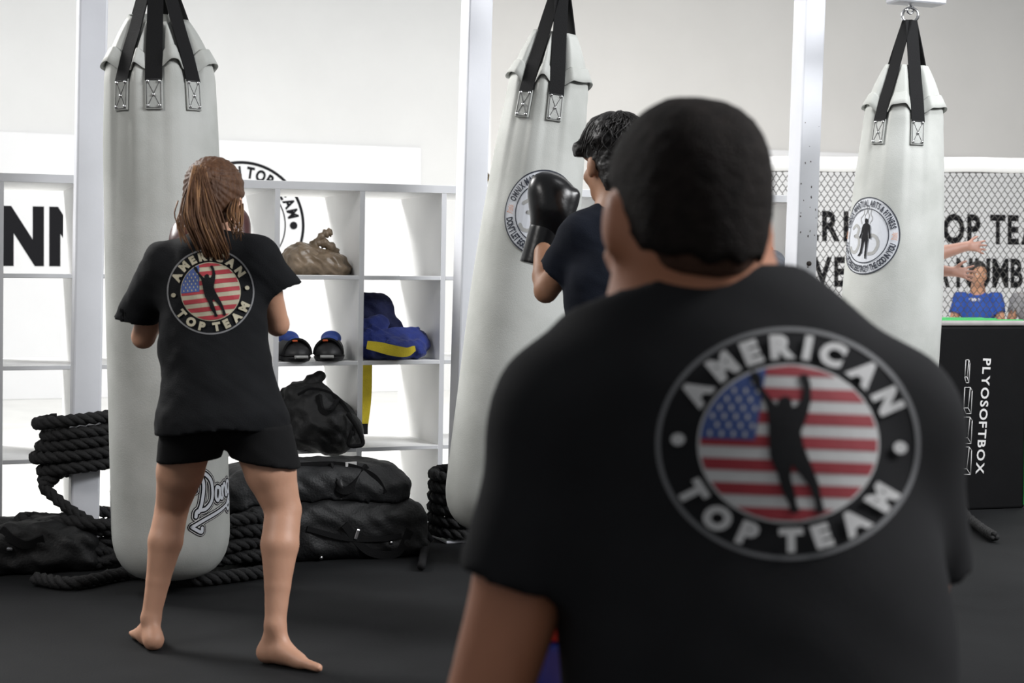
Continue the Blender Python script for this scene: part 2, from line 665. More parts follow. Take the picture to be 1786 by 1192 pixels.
def decal(name, layers, fmap, parent, step=0.08, lift=0.0012, dl=0.0007):
    """layers: [(verts2d, faces, material)], laid in order on the surface that fmap(u, v) -> (point, normal) gives"""
    V, Fc, MI, mats = [], [], [], []
    for li, (v, f, m) in enumerate(layers):
        if step:
            v, f = grid_cut(v, f, step)
        if m not in mats:
            mats.append(m)
        pos = []
        for p in v:
            h = fmap(p[0], p[1])
            pos.append(None if h is None else h[0] + h[1] * (lift + dl * li))
        b = len(V)
        mp = {}
        for i, p in enumerate(pos):
            if p is not None:
                mp[i] = len(V)
                V.append(p)
        for q in f:
            if all(i in mp for i in q):
                Fc.append(tuple(mp[i] for i in q))
                MI.append(mats.index(m))
    o = meshobj(name, V, Fc, mats, parent, smooth=False)
    o.data.polygons.foreach_set('material_index', MI)
    return o


def bvh_of(o):
    me = o.data
    return BVHTree.FromPolygons([o.matrix_world @ v.co if o.parent is None else v.co.copy() for v in me.vertices], [tuple(p.vertices) for p in me.polygons])


def px_map(bvh, cx, cy, rx, ry, rot=0.0):
    c, s = math.cos(rot), math.sin(rot)
    def f(u, v):
        x, y = (u * c - v * s), (u * s + v * c)
        d = ray(cx + x * rx, cy - y * ry).normalized()
        h = bvh.ray_cast(EYE, d)
        if h[0] is None:
            return None
        n = h[1] if h[1].dot(d) < 0 else -h[1]
        return h[0], n
    return f


# ================================================================== the room
def slab(name, pts, z0, z1, m, parent=None, kind='structure'):
    """vertical-sided slab over the outline pts (x, y)"""
    n = len(pts)
    v = [(p[0], p[1], z0) for p in pts] + [(p[0], p[1], z1) for p in pts]
    f = [tuple(range(n))[::-1], tuple(range(n, 2 * n))] + [(i, (i + 1) % n, n + (i + 1) % n, n + i) for i in range(n)]
    o = meshobj(name, v, f, m, parent, smooth=False)
    if kind:
        o['kind'] = kind
    return o


def ab_slab(name, a0, a1, b0, b1, z0, z1, m, parent=None, kind='structure'):
    return slab(name, [L(a0, b0).xy, L(a1, b0).xy, L(a1, b1).xy, L(a0, b1).xy], z0, z1, m, parent, kind)


BW = loc_ab(Vector((0, 15.5, 0)))[1]                 # wall behind everything, parallel to the shelving
a_cor = loc_ab(on_plane(851, 200, BW))[0]
fl = ab_slab('floor', -12, 16, -10, BW + 0.3, -0.10, -0.012, M_pale)
ab_slab('trim_1', -12, 16, -10, 0.0, -0.012, 0.0, M_mat)['label'] = 'black training mat covering the floor in front of the shelving'
ab_slab('wall_back', -12, a_cor, BW, BW + 0.2, -0.1, 6.0, M_wall)
ab_slab('wall_right', a_cor, 16, BW, BW + 0.2, -0.1, 6.0, M_wallw)
tr = ab_slab('trim_2', a_cor - 0.025, a_cor + 0.025, BW - 0.02, BW - 0.0005, 0, 6.0, M_board)
pt = on_plane(849, 307, BW - 0.05)
v, f = [], []
tube(v, f, [pt, pt + N * 0.04], 0.03, 10)
tube(v, f, [pt + S * 0.02, pt - S * 0.09 - Vector((0, 0, 0.01))], 0.016, 8)
tube(v, f, [pt - S * 0.05 - Vector((0, 0, 0.05)), pt + S * 0.05 - Vector((0, 0, 0.03))], 0.012, 8)
meshobj('door_latch', v, f, M_brass, tr)

# white pads fixed to the lower wall, with the gym's lettering
a_end = loc_ab(on_plane(735, 258, BW - 0.05))[0]
z_top = on_plane(400, 245, BW - 0.05).z
pads = empty('wall_pad', L(a_end - 4, BW - 0.03, 0), 'long white wall pad with black lettering behind the left shelves', 'wall pad')
zt = z_top
for i in range(4):
    x1 = a_end - 2.45 * i
    bm = bmesh.new()
    bm_box(bm, frame(L(x1 - 1.22, BW - 0.027, (zt - 0.012) / 2), S), 2.44, 0.05, zt + 0.012, 0.006, 1)
    bmobj('panel', bm, M_board, pads)


def wall_text(name, s, px0, px1, ytop, ybot, bpl, parent, m=M_ink, off=0.03, dy=0.0):
    p00, p10 = on_plane(px0, ybot, bpl), on_plane(px1, ybot + dy, bpl)
    p01 = on_plane(px0, ytop, bpl)
    V, Fc, w = text_line(s, 1.0, 1.0, off)
    hx = p10 - p00
    hz = p01 - p00
    pts = [p00 + hx * (p[0] / w) + hz * p[1] for p in V]
    return meshobj(name, pts, Fc, m, parent, smooth=False)


BP = BW - 0.055
wall_text('lettering', 'NN', 4, 157, 360, 457, BP, pads, off=0.055, dy=1)
# the round emblem on the wall
ce = on_plane(423, 392, BP)
Rw = (on_plane(423, 281, BP) - ce).length
vz = Vector((0, 0, 1))
layers = [(*ring2d(0.955, 1.0), M_ink), (*ring2d(0.675, 0.695), M_ink),
          (*text_arc('AMERICAN TOP TEAM', 0.745, 172, 8, 0.175, 0.80, 0.04), M_ink),
          (*disc2d((0.82, 0.0), 0.062), M_ink), (*disc2d((-0.82, 0.0), 0.062), M_ink)]
decal('emblem', layers, lambda u, v: (ce + S * (u * Rw) + vz * (v * Rw), -N), pads, step=None, lift=0.001, dl=0.001)

# white pad on the right wall, with two rows of black letters, seen through the cage
a0r = loc_ab(on_plane(1245, 300, BP))[0]
pad2 = empty('wall_pad', L(a0r + 3, BW - 0.03, 0), 'white wall pad with two rows of black letters behind the chain link cage', 'wall pad')
for i in range(3):
    bm = bmesh.new()
    bm_box(bm, frame(L(a0r + 1.6 + 3.2 * i, BW - 0.027, 1.214), S), 3.19, 0.05, 2.452, 0.006, 1)
    bmobj('panel', bm, M_board, pad2)
for s, x0, x1, y0, y1, dy in (('A', 1322, 1349, 365.5, 416.5, 0), ('M', 1352, 1391, 366, 417, 0), ('E', 1401, 1428, 366.5, 418, 0), ('R', 1434, 1465, 367, 418.5, .4), ('I', 1471.5, 1480, 367.6, 419.3, 0),
                              ('CAN', 1487, 1592, 368, 419.5, 1.6), ('TOP', 1610, 1710, 371, 422.2, 1.6), ('TEAM', 1727, 1845, 373.5, 424, 1.8),
                              ('V', 1417, 1451, 447.3, 497.5, 0), ('E', 1455, 1474, 447.3, 498, 0), 
                              ('A', 1625, 1657, 449, 499, .1), ('NUMB', 1668, 1784, 449.3, 499.5, .5)):
    wall_text('lettering', s, x0, x1, y0, y1, BP, pad2, off=0.035, dy=dy)


# ================================================================== shelving
def shelving(a0, cols, pitch, label, first_name='bookshelf'):
    lean = 0.012
    depth, th = 0.60, 0.022
    zs = (0.0, 0.345, 0.716, 1.080)
    top0, top1 = 1.447, 1.482
    a1 = a0 + cols * pitch
    t = empty('cube_shelving', L((a0 + a1) / 2, depth / 2, -0.012), label, 'shelving')
    def lx(a, z):
        return a + lean * (z - 0.9)
    def board(nm, aa0, aa1, z0, z1):
        bm = bmesh.new()
        bm_box(bm, frame(L((aa0 + aa1) / 2 + lean * (z0 - 0.9), depth / 2, (z0 + z1) / 2), S), aa1 - aa0, depth, z1 - z0, 0.0015, 1)
        o = bmobj(nm, bm, [M_shelf, M_edge], t)
        for p in o.data.polygons:
            p.material_index = 1 if p.normal.dot(N) < -0.9 else 0
        return o
    board('top_board', a0 - 0.012, a1 + 0.012, top0, top1)
    board('bottom_board', a0 - 0.012, a1 + 0.012, -0.012, 0.02)
    for z in zs[1:]:
        for c in range(cols):
            board('shelf', a0 + c * pitch + th / 2, a0 + (c + 1) * pitch - th / 2, z - 0.009, z + 0.009)
    for c in range(cols + 1):
        a = a0 + c * pitch
        w = th if 0 < c < cols else 0.024
        v = []
        for bb in (0.0015, depth - 0.0015):
            for z in (0.02, top0):
                for s in (-1, 1):
                    v.append(L(lx(a, z) + s * w / 2, bb, z))
        f = [(0, 1, 3, 2), (5, 4, 6, 7), (4, 0, 2, 6), (1, 5, 7, 3), (2, 3, 7, 6), (4, 5, 1, 0)]
        o = meshobj('divider', v, f, [M_shelf, M_edge], t, smooth=False)
        for p in o.data.polygons:
            p.material_index = 1 if p.normal.dot(N) < -0.9 else 0
    return t


shelving(-1.098, 5, 0.366, 'white open cube shelving holding the plastic bag, black shoes and blue gi')
shelving(0.770, 4, 0.366, 'white open cube shelving mostly hidden behind the middle bag and the coach')
shelving(-1.159 - 4 * 0.305, 4, 0.305, 'empty white cube shelving at far left behind the post')


# ================================================================== the bag rack
BPOST = -0.36
rack = empty('bag_rack', L(0.3, BPOST, 0), 'white steel bag rack with three square posts holding the punching bags', 'rack')
posts = []
ztop = 2.62
for px, lean, py in ((153, 0.021, 480), (818, 0.026, 480), (1396, 0.026, 460)):
    p = on_plane(px, py, BPOST)
    a = loc_ab(p)[0]
    posts.append((a, lean, p.z))
    w, dp = 0.105, 0.105
    bm = bmesh.new()
    bm_box(bm, Matrix.Translation((0, 0, 0)), w, dp, ztop, 0.008, 2)
    M = frame(L(a, BPOST, ztop / 2), S)
    for v in bm.verts:
        z = v.co.z + ztop / 2
        v.co = M @ v.co + S * (lean * (z - p.z))
    bmobj('post', bm, M_rack, rack)
    bm = bmesh.new()
    bm_box(bm, frame(L(a + lean * (0.006 - p.z), BPOST, 0.006), S), 0.2, 0.2, 0.012, 0.003, 1)
    bmobj('base_plate', bm, M_rack, rack)
bm = bmesh.new()
bm_box(bm, frame(L((posts[0][0] + posts[2][0]) / 2, BPOST, ztop + 0.06), S), posts[2][0] - posts[0][0] + 0.9, 0.11, 0.12, 0.008, 2)
bmobj('beam', bm, M_rack, rack)
# paint chips and a bolt on the right post
a, ln, zr = posts[2]
for k in range(20):
    z = rng.uniform(1.02, 1.62) if k < 17 else rng.uniform(1.6, 1.8)
    u = rng.uniform(-0.045, 0.045)
    r = rng.uniform(0.0012, 0.0038)
    c = L(a + u + ln * (z - zr), BPOST - 0.0535, z)
    n = 7
    vv = [c + S * (r * rng.uniform(0.35, 1.3) * math.cos(6.283 * i / n)) + vz * (r * 1.7 * rng.uniform(0.6, 1.3) * math.sin(6.283 * i / n)) for i in range(n)]
    vv += [p + N * 0.002 for p in vv]
    meshobj('paint_chip', vv, [tuple(range(n))[::-1]] + [(i, (i + 1) % n, n + (i + 1) % n, n + i) for i in range(n)], M_chip, rack, smooth=False)
c = L(a + ln * (1.07 - zr) + 0.012, BPOST - 0.054, W(1394, 460, 7.0).z)
tubeobj('bolt', [c + N * 0.01, c - N * 0.006], 0.011, M_chip, rack, 8)
c = on_plane(1414, 200, BPOST - 0.02)
tubeobj('peg', [c - S * 0.03, c + S * 0.012], 0.012, M_rack, rack, 8)


# ================================================================== heavy bags
def heavy_bag(pxc, pyring, D, R0, tilt, angs, label, zbot, cuff_up=0.026, taper=0.95, dip=0.012):
    """bag hung from a ring; local z = 0 at the ring, tilted about the view axis"""
    ringp = W(pxc, pyring, D)
    t = empty('punching_bag', ringp, label, 'punching bag', None)
    fr = Vector((EYE.x - ringp.x, EYE.y - ringp.y, 0)).normalized()      # towards the camera
    rt = Vector((-fr.y, fr.x, 0)) * 1.0
    if rt.dot(Vector((1, 0, 0))) < 0:
        rt = -rt
    up = vz
    ct, st = math.cos(tilt), math.sin(tilt)
    ax_r = rt * ct + up * st * 1.0
    ax_u = up * ct - rt * st
    ax_u = (up * ct + rt * st)
    ax_r = (rt * ct - up * st)
    def P(th, r, z):
        """th = 0 faces the camera, positive to the right"""
        return ringp + ax_r * (r * math.sin(th)) + fr * (r * math.cos(th)) + ax_u * z
    zb = zbot - ringp.z
    z_patch, z_cuff, z_rim = -0.43, -0.335, -0.19
    A = sorted(math.radians(x) % (2 * math.pi) for x in angs)
    z_mid = -0.43
    rs_ = R0 * taper * 0.915
    def rline(z):
        """radius of the straight strap from the ring to its patch"""
        return 0.018 + (rs_ - 0.018) * min(1.0, max(0.0, (-0.01 - z) / 0.42))
    def wmid(th, z=-0.43):
        """0 under a strap, 1 well away from it"""
        th = th % (2 * math.pi)
        d = min(min(abs(th - a_), 2 * math.pi - abs(th - a_)) for a_ in A)
        x = max(0.0, min(1.0, (d - 0.020 / max(rline(z), 0.05)) / 0.20))
        return x * x * (3 - 2 * x)
    nt = 192
    def rad(th, z):
        w = wmid(th, z)
        if z < zb + 0.17:                                   # rounded bottom
            q = (zb + 0.17 - z) / 0.17
            return R0 * (0.40 + 0.60 * max(0.0, 1 - q ** 2.4) ** 0.5)
        qt = max(0.0, min(1.0, (z + 1.25) / 0.80))
        R0_ = R0 * (1 - (1 - taper) * qt ** 1.5)
        return rad2(th, z, w, R0_)
    def rad2(th, z, w, R0):
        if z < -0.62:
            # soft creases hanging from the straps
            q = max(0.0, min(1.0, (z + 1.25) / 0.63))
            return R0 * (1.0 - 0.040 * q * q * (1 - w) + 0.006 * math.sin(5 * th + 4 * z) * q)
        q = min(1.0, (z + 0.62) / 0.19)
        if z < z_patch:
            return R0 * (1.0 - 0.02 * q - (0.040 + 0.025 * q) * (1 - w) + 0.006 * math.sin(5 * th + 4 * z) * (1 - q))
        q2 = (z - z_patch) / (z_rim - z_patch)
        petal = R0 * (0.98 - 0.06 * q2 - 0.40 * max(0.0, q2) ** 1.8)
        under = min(rline(z) - 0.006, petal)
        return under + (petal - under) * w
    V, Fc = [], []
    zl = [zb + 0.17 * (1 - math.cos(x)) for x in np.linspace(0, math.pi / 2, 9)]
    zl += list(np.linspace(zb + 0.20, -1.2, 14)) + list(np.linspace(-1.15, -0.64, 12)) + list(np.linspace(-0.61, z_rim, 22))
    for z in zl:
        for k in range(nt):
            th = 2 * math.pi * k / nt
            zz = z - (max(0, (z - z_patch) / (z_rim - z_patch)) ** 1.5 * dip * (0.4 + 0.6 * math.cos(th - 0.25)) if z > z_patch else 0)
            V.append(P(th, rad(th, z), zz))
    nr = len(zl)
    for i in range(nr - 1):
        for k in range(nt):
            k2 = (k + 1) % nt
            Fc.append((i * nt + k, i * nt + k2, (i + 1) * nt + k2, (i + 1) * nt + k))
    c0 = len(V)
    V.append(P(0, 0, zb + 0.0))
    for k in range(nt):
        Fc.append((c0, (k + 1) % nt, k))
    # dark mouth, a little below the rim
    b0 = len(V)
    for k in range(nt):
        th = 2 * math.pi * k / nt
        V.append(P(th, rad(th, z_rim) * 0.93, z_rim - dip * (0.4 + 0.6 * math.cos(th - 0.25)) - 0.004))
    b1 = len(V)
    for k in range(nt):
        th = 2 * math.pi * k / nt
        V.append(P(th, rad(th, z_rim) * 0.9, z_rim - 0.13))
    c1 = len(V)
    V.append(P(0, 0, z_rim - 0.13))
    o0 = (nr - 1) * nt
    for k in range(nt):
        k2 = (k + 1) % nt
        Fc.append((o0 + k, o0 + k2, b0 + k2, b0 + k))
        Fc.append((b0 + k, b0 + k2, b1 + k2, b1 + k))
        Fc.append((b1 + k, b1 + k2, c1))
    body = meshobj('body', V, Fc, M_bag, t)
    # turned-over cuff
    V, Fc = [], []
    prof = [(-0.049, 0.003), (-0.0505, 0.0105), (-0.049, 0.0120), (-0.028, 0.0105), (-0.003, 0.0075), (-0.0004, 0.0068), (0.0, 0.0058), (0.0003, -0.003), (-0.045, -0.001)]
    for (dz, dr) in prof:
        for k in range(nt):
            th = 2 * math.pi * k / nt
            w = wmid(th, z_cuff)
            z = z_cuff + dz + cuff_up * (w - 0.6) + 0.006 * math.sin(5 * th + 1)
            zz = (z - max(0, (z - z_patch)) * 0.0)
            V.append(P(th, rad(th, min(z, z_rim)) + dr + (0.007 * w if dz < -0.044 else 0.003 * w if dz < -0.02 else 0), z + 0.0))
    n = len(prof)
    for i in range(n):
        j = (i + 1) % n
        for k in range(nt):
            k2 = (k + 1) % nt
            Fc.append((i * nt + k, j * nt + k, j * nt + k2, i * nt + k2))
    meshobj('cuff', V, Fc, M_bag, t)
    # straps, each with its riveted leather patch
    for a in A:
        rp = rad(a, z_patch - 0.02)
        pts = [P(a, 0.016, -0.010), P(a, rline(-0.12) + 0.001, -0.12), P(a, rline(-0.26) + 0.002, -0.26), P(a, rline(z_cuff) + 0.010, z_cuff - 0.01), P(a, rp + 0.007, z_patch - 0.012)]
        tang = ax_r * math.cos(a) - fr * math.sin(a)
        sp = ribbon('strap', spline(pts, 24), tang, [0.050 + 0.006 * (i / 23) for i in range(24)], 0.005, M_strap, t)
        front = math.cos(a) > 0.1
        zc = z_patch - 0.055
        out = ax_r * math.sin(a) + fr * math.cos(a)
        slope = (rad(a, zc + 0.05) - rad(a, zc - 0.05)) / 0.1
        dirz = (ax_u + out * slope).normalized()
        nrm = (out - ax_u * slope).normalized()
        c = P(a, rad(a, zc) + 0.004, zc)
        Mx = Matrix(((tang.x, dirz.x, nrm.x, c.x), (tang.y, dirz.y, nrm.y, c.y), (tang.z, dirz.z, nrm.z, c.z), (0, 0, 0, 1)))
        bm = bmesh.new()
        bm_box(bm, Mx, 0.058, 0.104, 0.008, 0.003, 2)
        bmobj('patch', bm, M_patch, sp)
        if not front:
            continue
        v, f = [], []
        for q in (((-1, 1), (0, 0)), ((1, 1), (0, 0)), ((0, 0), (-1, -1)), ((0, 0), (1, -1)), ((-1.15, 1.1), (1.15, 1.1)), ((1.15, 1.1), (1.15, -1.1)), ((1.15, -1.1), (-1.15, -1.1)), ((-1.15, -1.1), (-1.15, 1.1))):
            tube(v, f, [Mx @ Vector((x * 0.020, y * 0.042, 0.0045)) for x, y in q], 0.0011, 4)
        meshobj('stitching', v, f, M_stitch, sp)
        for x, y in ((-1, 1), (1, 1), (0, -0.1), (-1, -1), (1, -1)):
            bm = bmesh.new()
            bmesh.ops.create_uvsphere(bm, u_segments=10, v_segments=6, radius=0.0062, matrix=Mx @ Matrix.Translation((x * 0.019, y * 0.040, 0.005)))
            bmobj('rivet', bm, M_steel, sp, True)
    # ring and hook
    pts = [P(0, 0, 0) + ax_r * (0.032 * math.cos(x)) + ax_u * (0.012 + 0.030 * math.sin(x)) for x in np.linspace(0, 2 * math.pi, 25)]
    v, f = [], []
    tube(v, f, pts, 0.0065, 8, cap=False)
    meshobj('ring', v, f, M_steel, t)
    return dict(root=t, body=body, P=P, rad=rad, zb=zb, R0=R0, ring=ringp)


def cyl_map(bag, th0, zc, r):
    """wrap a flat print of half-size r around the bag, centred at angle th0 and local height zc"""
    def f(u, v):
        z = zc + v * r
        th = th0 + u * r / bag['R0']
        p = bag['P'](th, bag['rad'](th, z), z)
        q = bag['P'](th, bag['rad'](th, z) + 1.0, z)
        return p, (q - p)
    return f


bag1 = heavy_bag(274, -78, 5.31, 0.199, math.radians(-1.2), [-44, -7, 36, 112, 175, 235], 'grey punching bag on the left in front of the girl', 0.05, dip=0.045)
bag2 = heavy_bag(980, -34, 5.87, 0.195, math.radians(6.9), [-31, 14, 125, 222], 'grey punching bag in the middle swung aside by the boxer in navy', 0.11, taper=0.80)
bag3 = heavy_bag(1587, 32, 6.54, 0.208, math.radians(2.7), [-36, 22, 130, 232], 'grey punching bag on the right showing its round printed emblem', 0.07, taper=0.80)

for bg in (bag1, bag2, bag3):
    r = bg['ring']
    a, b = loc_ab(r)
    zb = r.z + 0.060
    bm = bmesh.new()
    bm_box(bm, frame(L(a + 0.03, b, zb + 0.05), S), 0.235, 0.10, 0.10, 0.006, 1)
    bmobj('bracket', bm, M_rack, rack)
    bm = bmesh.new()
    bm_box(bm, frame(L(a + 0.03, b, (zb + 0.1 + ztop + 0.1) / 2), S), 0.08, 0.08, ztop - zb, 0.006, 1)
    bm_box(bm, frame(L(a + 0.03, (b + BPOST) / 2, ztop + 0.06), S), 0.08, BPOST - b - 0.12, 0.08, 0.006, 1)
    bmobj('bracket_arm', bm, M_rack, rack)
    pts = [r + vz * (zb - r.z + 0.01), r + vz * 0.052] + [r + vz * (0.035 + 0.016 * math.cos(x)) + S * (0.016 * math.sin(x)) for x in np.linspace(0.3, 5.2, 9)]
    tubeobj('hook', pts, 0.006, M_steel, rack, 8)

# figure standing in the emblem of the bags
FIG = [(-.03, .66), (-.09, .60), (-.085, .52), (-.05, .46), (-.17, .40), (-.22, .28), (-.24, .08), (-.32, -.12), (-.30, -.2), (-.24, -.16), (-.17, .05), (-.14, .20),
       (-.13, .0), (-.18, -.12), (-.17, -.42), (-.20, -.75), (-.33, -.93), (-.20, -.90), (-.10, -.78), (-.05, -.45), (0, -.22), (.05, -.30), (.08, -.60), (.07, -.88), (.10, -1.02), (.16, -1.02),
       (.17, -.6), (.20, -.25), (.16, -.1), (.14, .02), (.15, .20), (.20, .05), (.24, -.15), (.30, -.22), (.33, -.14), (.27, .1), (.25, .30), (.20, .40), (.08, .46), (.10, .54), (.07, .63)]


def gym_emblem(bag, th0, zc, r):
    fig = [(x * 0.60, y * 0.62 + 0.04) for x, y in FIG]
    om = [stroke2d([(-.52, .18), (-.38, .26), (-.26, .18), (-.30, .02), (-.40, -.02)], 0.085, 24),
          stroke2d([(-.40, -.02), (-.24, -.06), (-.20, -.24), (-.30, -.42), (-.46, -.42), (-.54, -.32)], 0.085, 30),
          stroke2d([(.05, -.05), (.2, .02), (.36, -.04), (.42, -.22), (.32, -.42), (.16, -.46)], 0.085, 30)]
    flame = [stroke2d([(-.16, .30), (-.22, .44), (-.13, .55), (-.12, .68)], 0.02, 16), stroke2d([(.12, .32), (.19, .45), (.12, .56), (.13, .70)], 0.02, 16),
             stroke2d([(-.05, .36), (-.08, .52), (-.02, .6), (-.04, .76)], 0.02, 16), stroke2d([(.04, .36), (.07, .52), (.02, .6), (.04, .74)], 0.02, 16)]
    kan = []
    try:
        kv, kf, kw = glyph('\u9053', 0.0)
    except Exception:
        kv = []
    kan3 = [stroke2d([(-.3, .9), (-.15, .7)], .085, 6), stroke2d([(-.5, .45), (-.15, .4), (-.3, -.2), (-.55, -.55)], .085, 16), stroke2d([(-.6, -.6), (-.2, -.55), (.7, -.75)], .085, 12),
            stroke2d([(-.1, .65), (.75, .65)], .075, 4), stroke2d([(.1, .95), (.2, .72)], .075, 4), stroke2d([(.6, .95), (.45, .72)], .075, 4),
            stroke2d([(.02, .42), (.62, .42), (.62, -.38), (.02, -.38), (.02, .42)], .075, 5, False), stroke2d([(.02, .16), (.6, .16)], .065, 4), stroke2d([(.02, -.1), (.6, -.1)], .065, 4)]
    kv, kf = merge2d(kan3)
    kl = [((0.845 + x * 0.115, y * 0.115 - 0.0), 0) for x, y in kv]
    kr = [(0.845 + x * 0.115, y * 0.115) for x, y in kv]
    kll = [(-0.845 + x * 0.115, y * 0.115) for x, y in kv]
    layers = [(*disc2d((0, 0), 1.0, 72), M_paleink), (*merge2d(om), M_greyink), (*merge2d(flame), M_greyink),
              (*ring2d(0.97, 1.0), M_navyink), (*ring2d(0.685, 0.71), M_navyink), (*poly2d(fig), M_ink),
              (*text_arc('OMNIX MARTIAL ARTS & FITNESS', 0.765, 166, 14, 0.160, 0.56, 0.042), M_navyink),
              (*text_arc("DON'T LET EGO DESTROY THE GOD IN YOU", 0.765, 193, 347, 0.160, 0.56, 0.042, inner=True), M_navyink),
              (kr, kf, M_orange), (kll, kf, M_orange)]
    return decal('emblem', layers, cyl_map(bag, math.radians(th0), zc, r), bag['root'], step=0.11, lift=0.0012, dl=0.0006)


def z_of(bag, px, py, D):
    return W(px, py, D).z - bag['ring'].z


gym_emblem(bag3, -38.5, z_of(bag3, 1525, 413, 6.36), 0.160)
gym_emblem(bag2, 14.7, z_of(bag2, 968, 372, 5.68), 0.160)
gym_emblem(bag1, -100, z_of(bag1, 203, 890, 5.25), 0.06)

# the maker's script wrapped round the foot of the left bag
SCR = [[(.10, .155), (.115, .10), (.085, .03), (.055, -.005)], [(.06, .085), (.075, .135), (.125, .145), (.168, .10), (.155, .03), (.105, .0), (.05, .0), (.035, -.02)],
       [(.225, .06), (.20, .068), (.185, .03), (.20, .012), (.222, .035), (.228, .06), (.226, .02), (.24, .012)],
       [(.25, .06), (.25, .018)], [(.25, .04), (.275, .066), (.288, .05), (.285, .018), (.30, .014)],
       [(.342, .06), (.315, .068), (.305, .035), (.325, .018), (.342, .04), (.344, .06), (.335, -.03), (.30, -.05), (.285, -.025), (.33, .0)]]
TAIL = [[(.0, -.055), (.08, -.04), (.19, -.03), (.29, -.02)], [(.0, -.055), (.04, -.085), (.05, -.07)]]
tl = math.radians(10)
def rotp(L_):
    return [[(x * math.cos(tl) - y * math.sin(tl), x * math.sin(tl) + y * math.cos(tl)) for x, y in s] for s in L_]
SCR = [[((x - 0.05) * 0.62 + 0.03, y * 0.82) for x, y in q] for q in SCR]
TAIL = [[(x * 0.72, y * 0.85) for x, y in q] for q in TAIL]
SC2, TL2 = rotp(SCR), rotp(TAIL)
z0 = z_of(bag1, 300, 903, 5.15)
lay = []
for wd, mm in ((0.034, M_ink), (0.0275, M_white), (0.0225, M_ink), (0.0115, M_paleink)):
    lay.append((*merge2d([stroke2d(s, wd, 40) for s in SC2] + [stroke2d(s, wd * 0.9, 24) for s in TL2]), mm))
decal('maker_script', lay, cyl_map(bag1, math.radians(17), z0, 1.0), bag1['root'], step=0.02, lift=0.001, dl=0.0006)


# ================================================================== the cage
CD = 12.6
cx0, cx1 = W(1225, 500, CD).x, W(1960, 500, CD).x
cage = empty('cage_fence', ((cx0 + cx1) / 2, CD, 0), 'chain link cage fence with a white padded top rail at right', 'fence')
ztc = W(1560, 288, CD).z
yC = lambda z: W(1500, 596, CD).y
v, f = [], []
pts = [(x, CD + 0.0, ztc + 0.003 * math.sin(9 * x)) for x in np.linspace(cx0, cx1, 30)]
tube(v, f, pts, 0.060, 14)
meshobj('rail_pad', v, f, M_pad, cage)
zbt = 0.25
for nm, z in (('top_rail', ztc - 0.055), ('bottom_rail', zbt)):
    v, f = [], []
    tube(v, f, [(cx0, CD, z), (cx1, CD, z)], 0.02 if nm != 'top_rail' else 0.008, 10)
    meshobj(nm, v, f, M_pad if nm != 'top_rail' else M_wire, cage)
for x in (cx0, cx1):
    tubeobj('fence_post', [(x, CD, -0.012), (x, CD, ztc + 0.05)], 0.065, M_pad, cage, 14)
v, f = [], []
ww, hh = 0.0515, 0.080
x = cx0
k = 0
while x < cx1:
    pts = []
    z = ztc - 0.03
    i = 0
    while z > zbt:
        s = 1 if (i + k) % 2 else -1
        o_ = 0.004 * (1 if i % 2 else -1)
        pts.append((x + s * (ww / 4 - 0.001), CD + o_, z))
        pts.append((x + s * (ww / 4 + 0.001), CD - o_, z - hh * 0.10))
        z -= hh / 2
        i += 1
    tube(v, f, pts, 0.0031, 4)
    x += ww / 2
    k += 1
ml = meshobj('chain_link', v, f, M_wire, cage)
ml['kind'] = 'stuff'
ab_slab('trim_3', loc_ab(Vector((cx0, CD, 0)))[0], loc_ab(Vector((cx0, CD, 0)))[0] + 0.05, 3.2, 3.25, 0, 0.05, M_pad) if False else None

# ================================================================== foam jump box with printed sign
bxp0, bxp1 = floor_at(1612, 893), floor_at(1787, 887)
bx = (bxp1 - bxp0).normalized()
bw = (bxp1 - bxp0).length
by = Vector((-bx.y, bx.x, 0))
bxh = 0.893
boxo = empty('jump_box', (bxp0 + bxp1) / 2 + by * 0.5, 'black foam jump box with white printed name and green edges', 'jump box')
Mb = Matrix(((bx.x, by.x, 0, bxp0.x), (bx.y, by.y, 0, bxp0.y), (0, 0, 1, 0), (0, 0, 0, 1)))
bm = bmesh.new()
bm_box(bm, Mb @ Matrix.Translation((bw / 2, 0.48, bxh / 2 - 0.012)), bw, 0.96, bxh - 0.024, 0.012, 3)
bmobj('body', bm, M_box, boxo)
bm = bmesh.new()
bm_box(bm, Mb @ Matrix.Translation((bw / 2, 0.48, bxh - 0.011)), bw + 0.004, 0.964, 0.024, 0.009, 3)
bmobj('top_panel', bm, M_boxtop, boxo)
for (x0, y0, x1, y1) in ((0, 0.10, bw, 0.06), (0, 0.20, bw, 0.30), (0.0, 0.55, bw, 0.40), (0.0, 0.8, bw, 0.95)):
    p0, p1 = Mb @ Vector((x0, y0, bxh + 0.003)), Mb @ Vector((x1, y1, bxh + 0.003))
    ribbon('green_edge', [p0, p1], by, 0.045, 0.006, M_green, boxo)
bm = bmesh.new()
bm_box(bm, Mb @ Matrix.Translation((bw + 0.001, -0.001, bxh / 2)), 0.022, 0.022, bxh - 0.03, 0.004, 1)
bmobj('green_edge', bm, M_green, boxo)


def on_box(px, py):
    r = ray(px, py)
    return EYE + r * ((bxp0 - EYE).dot(by) / r.dot(by)) - by * 0.003


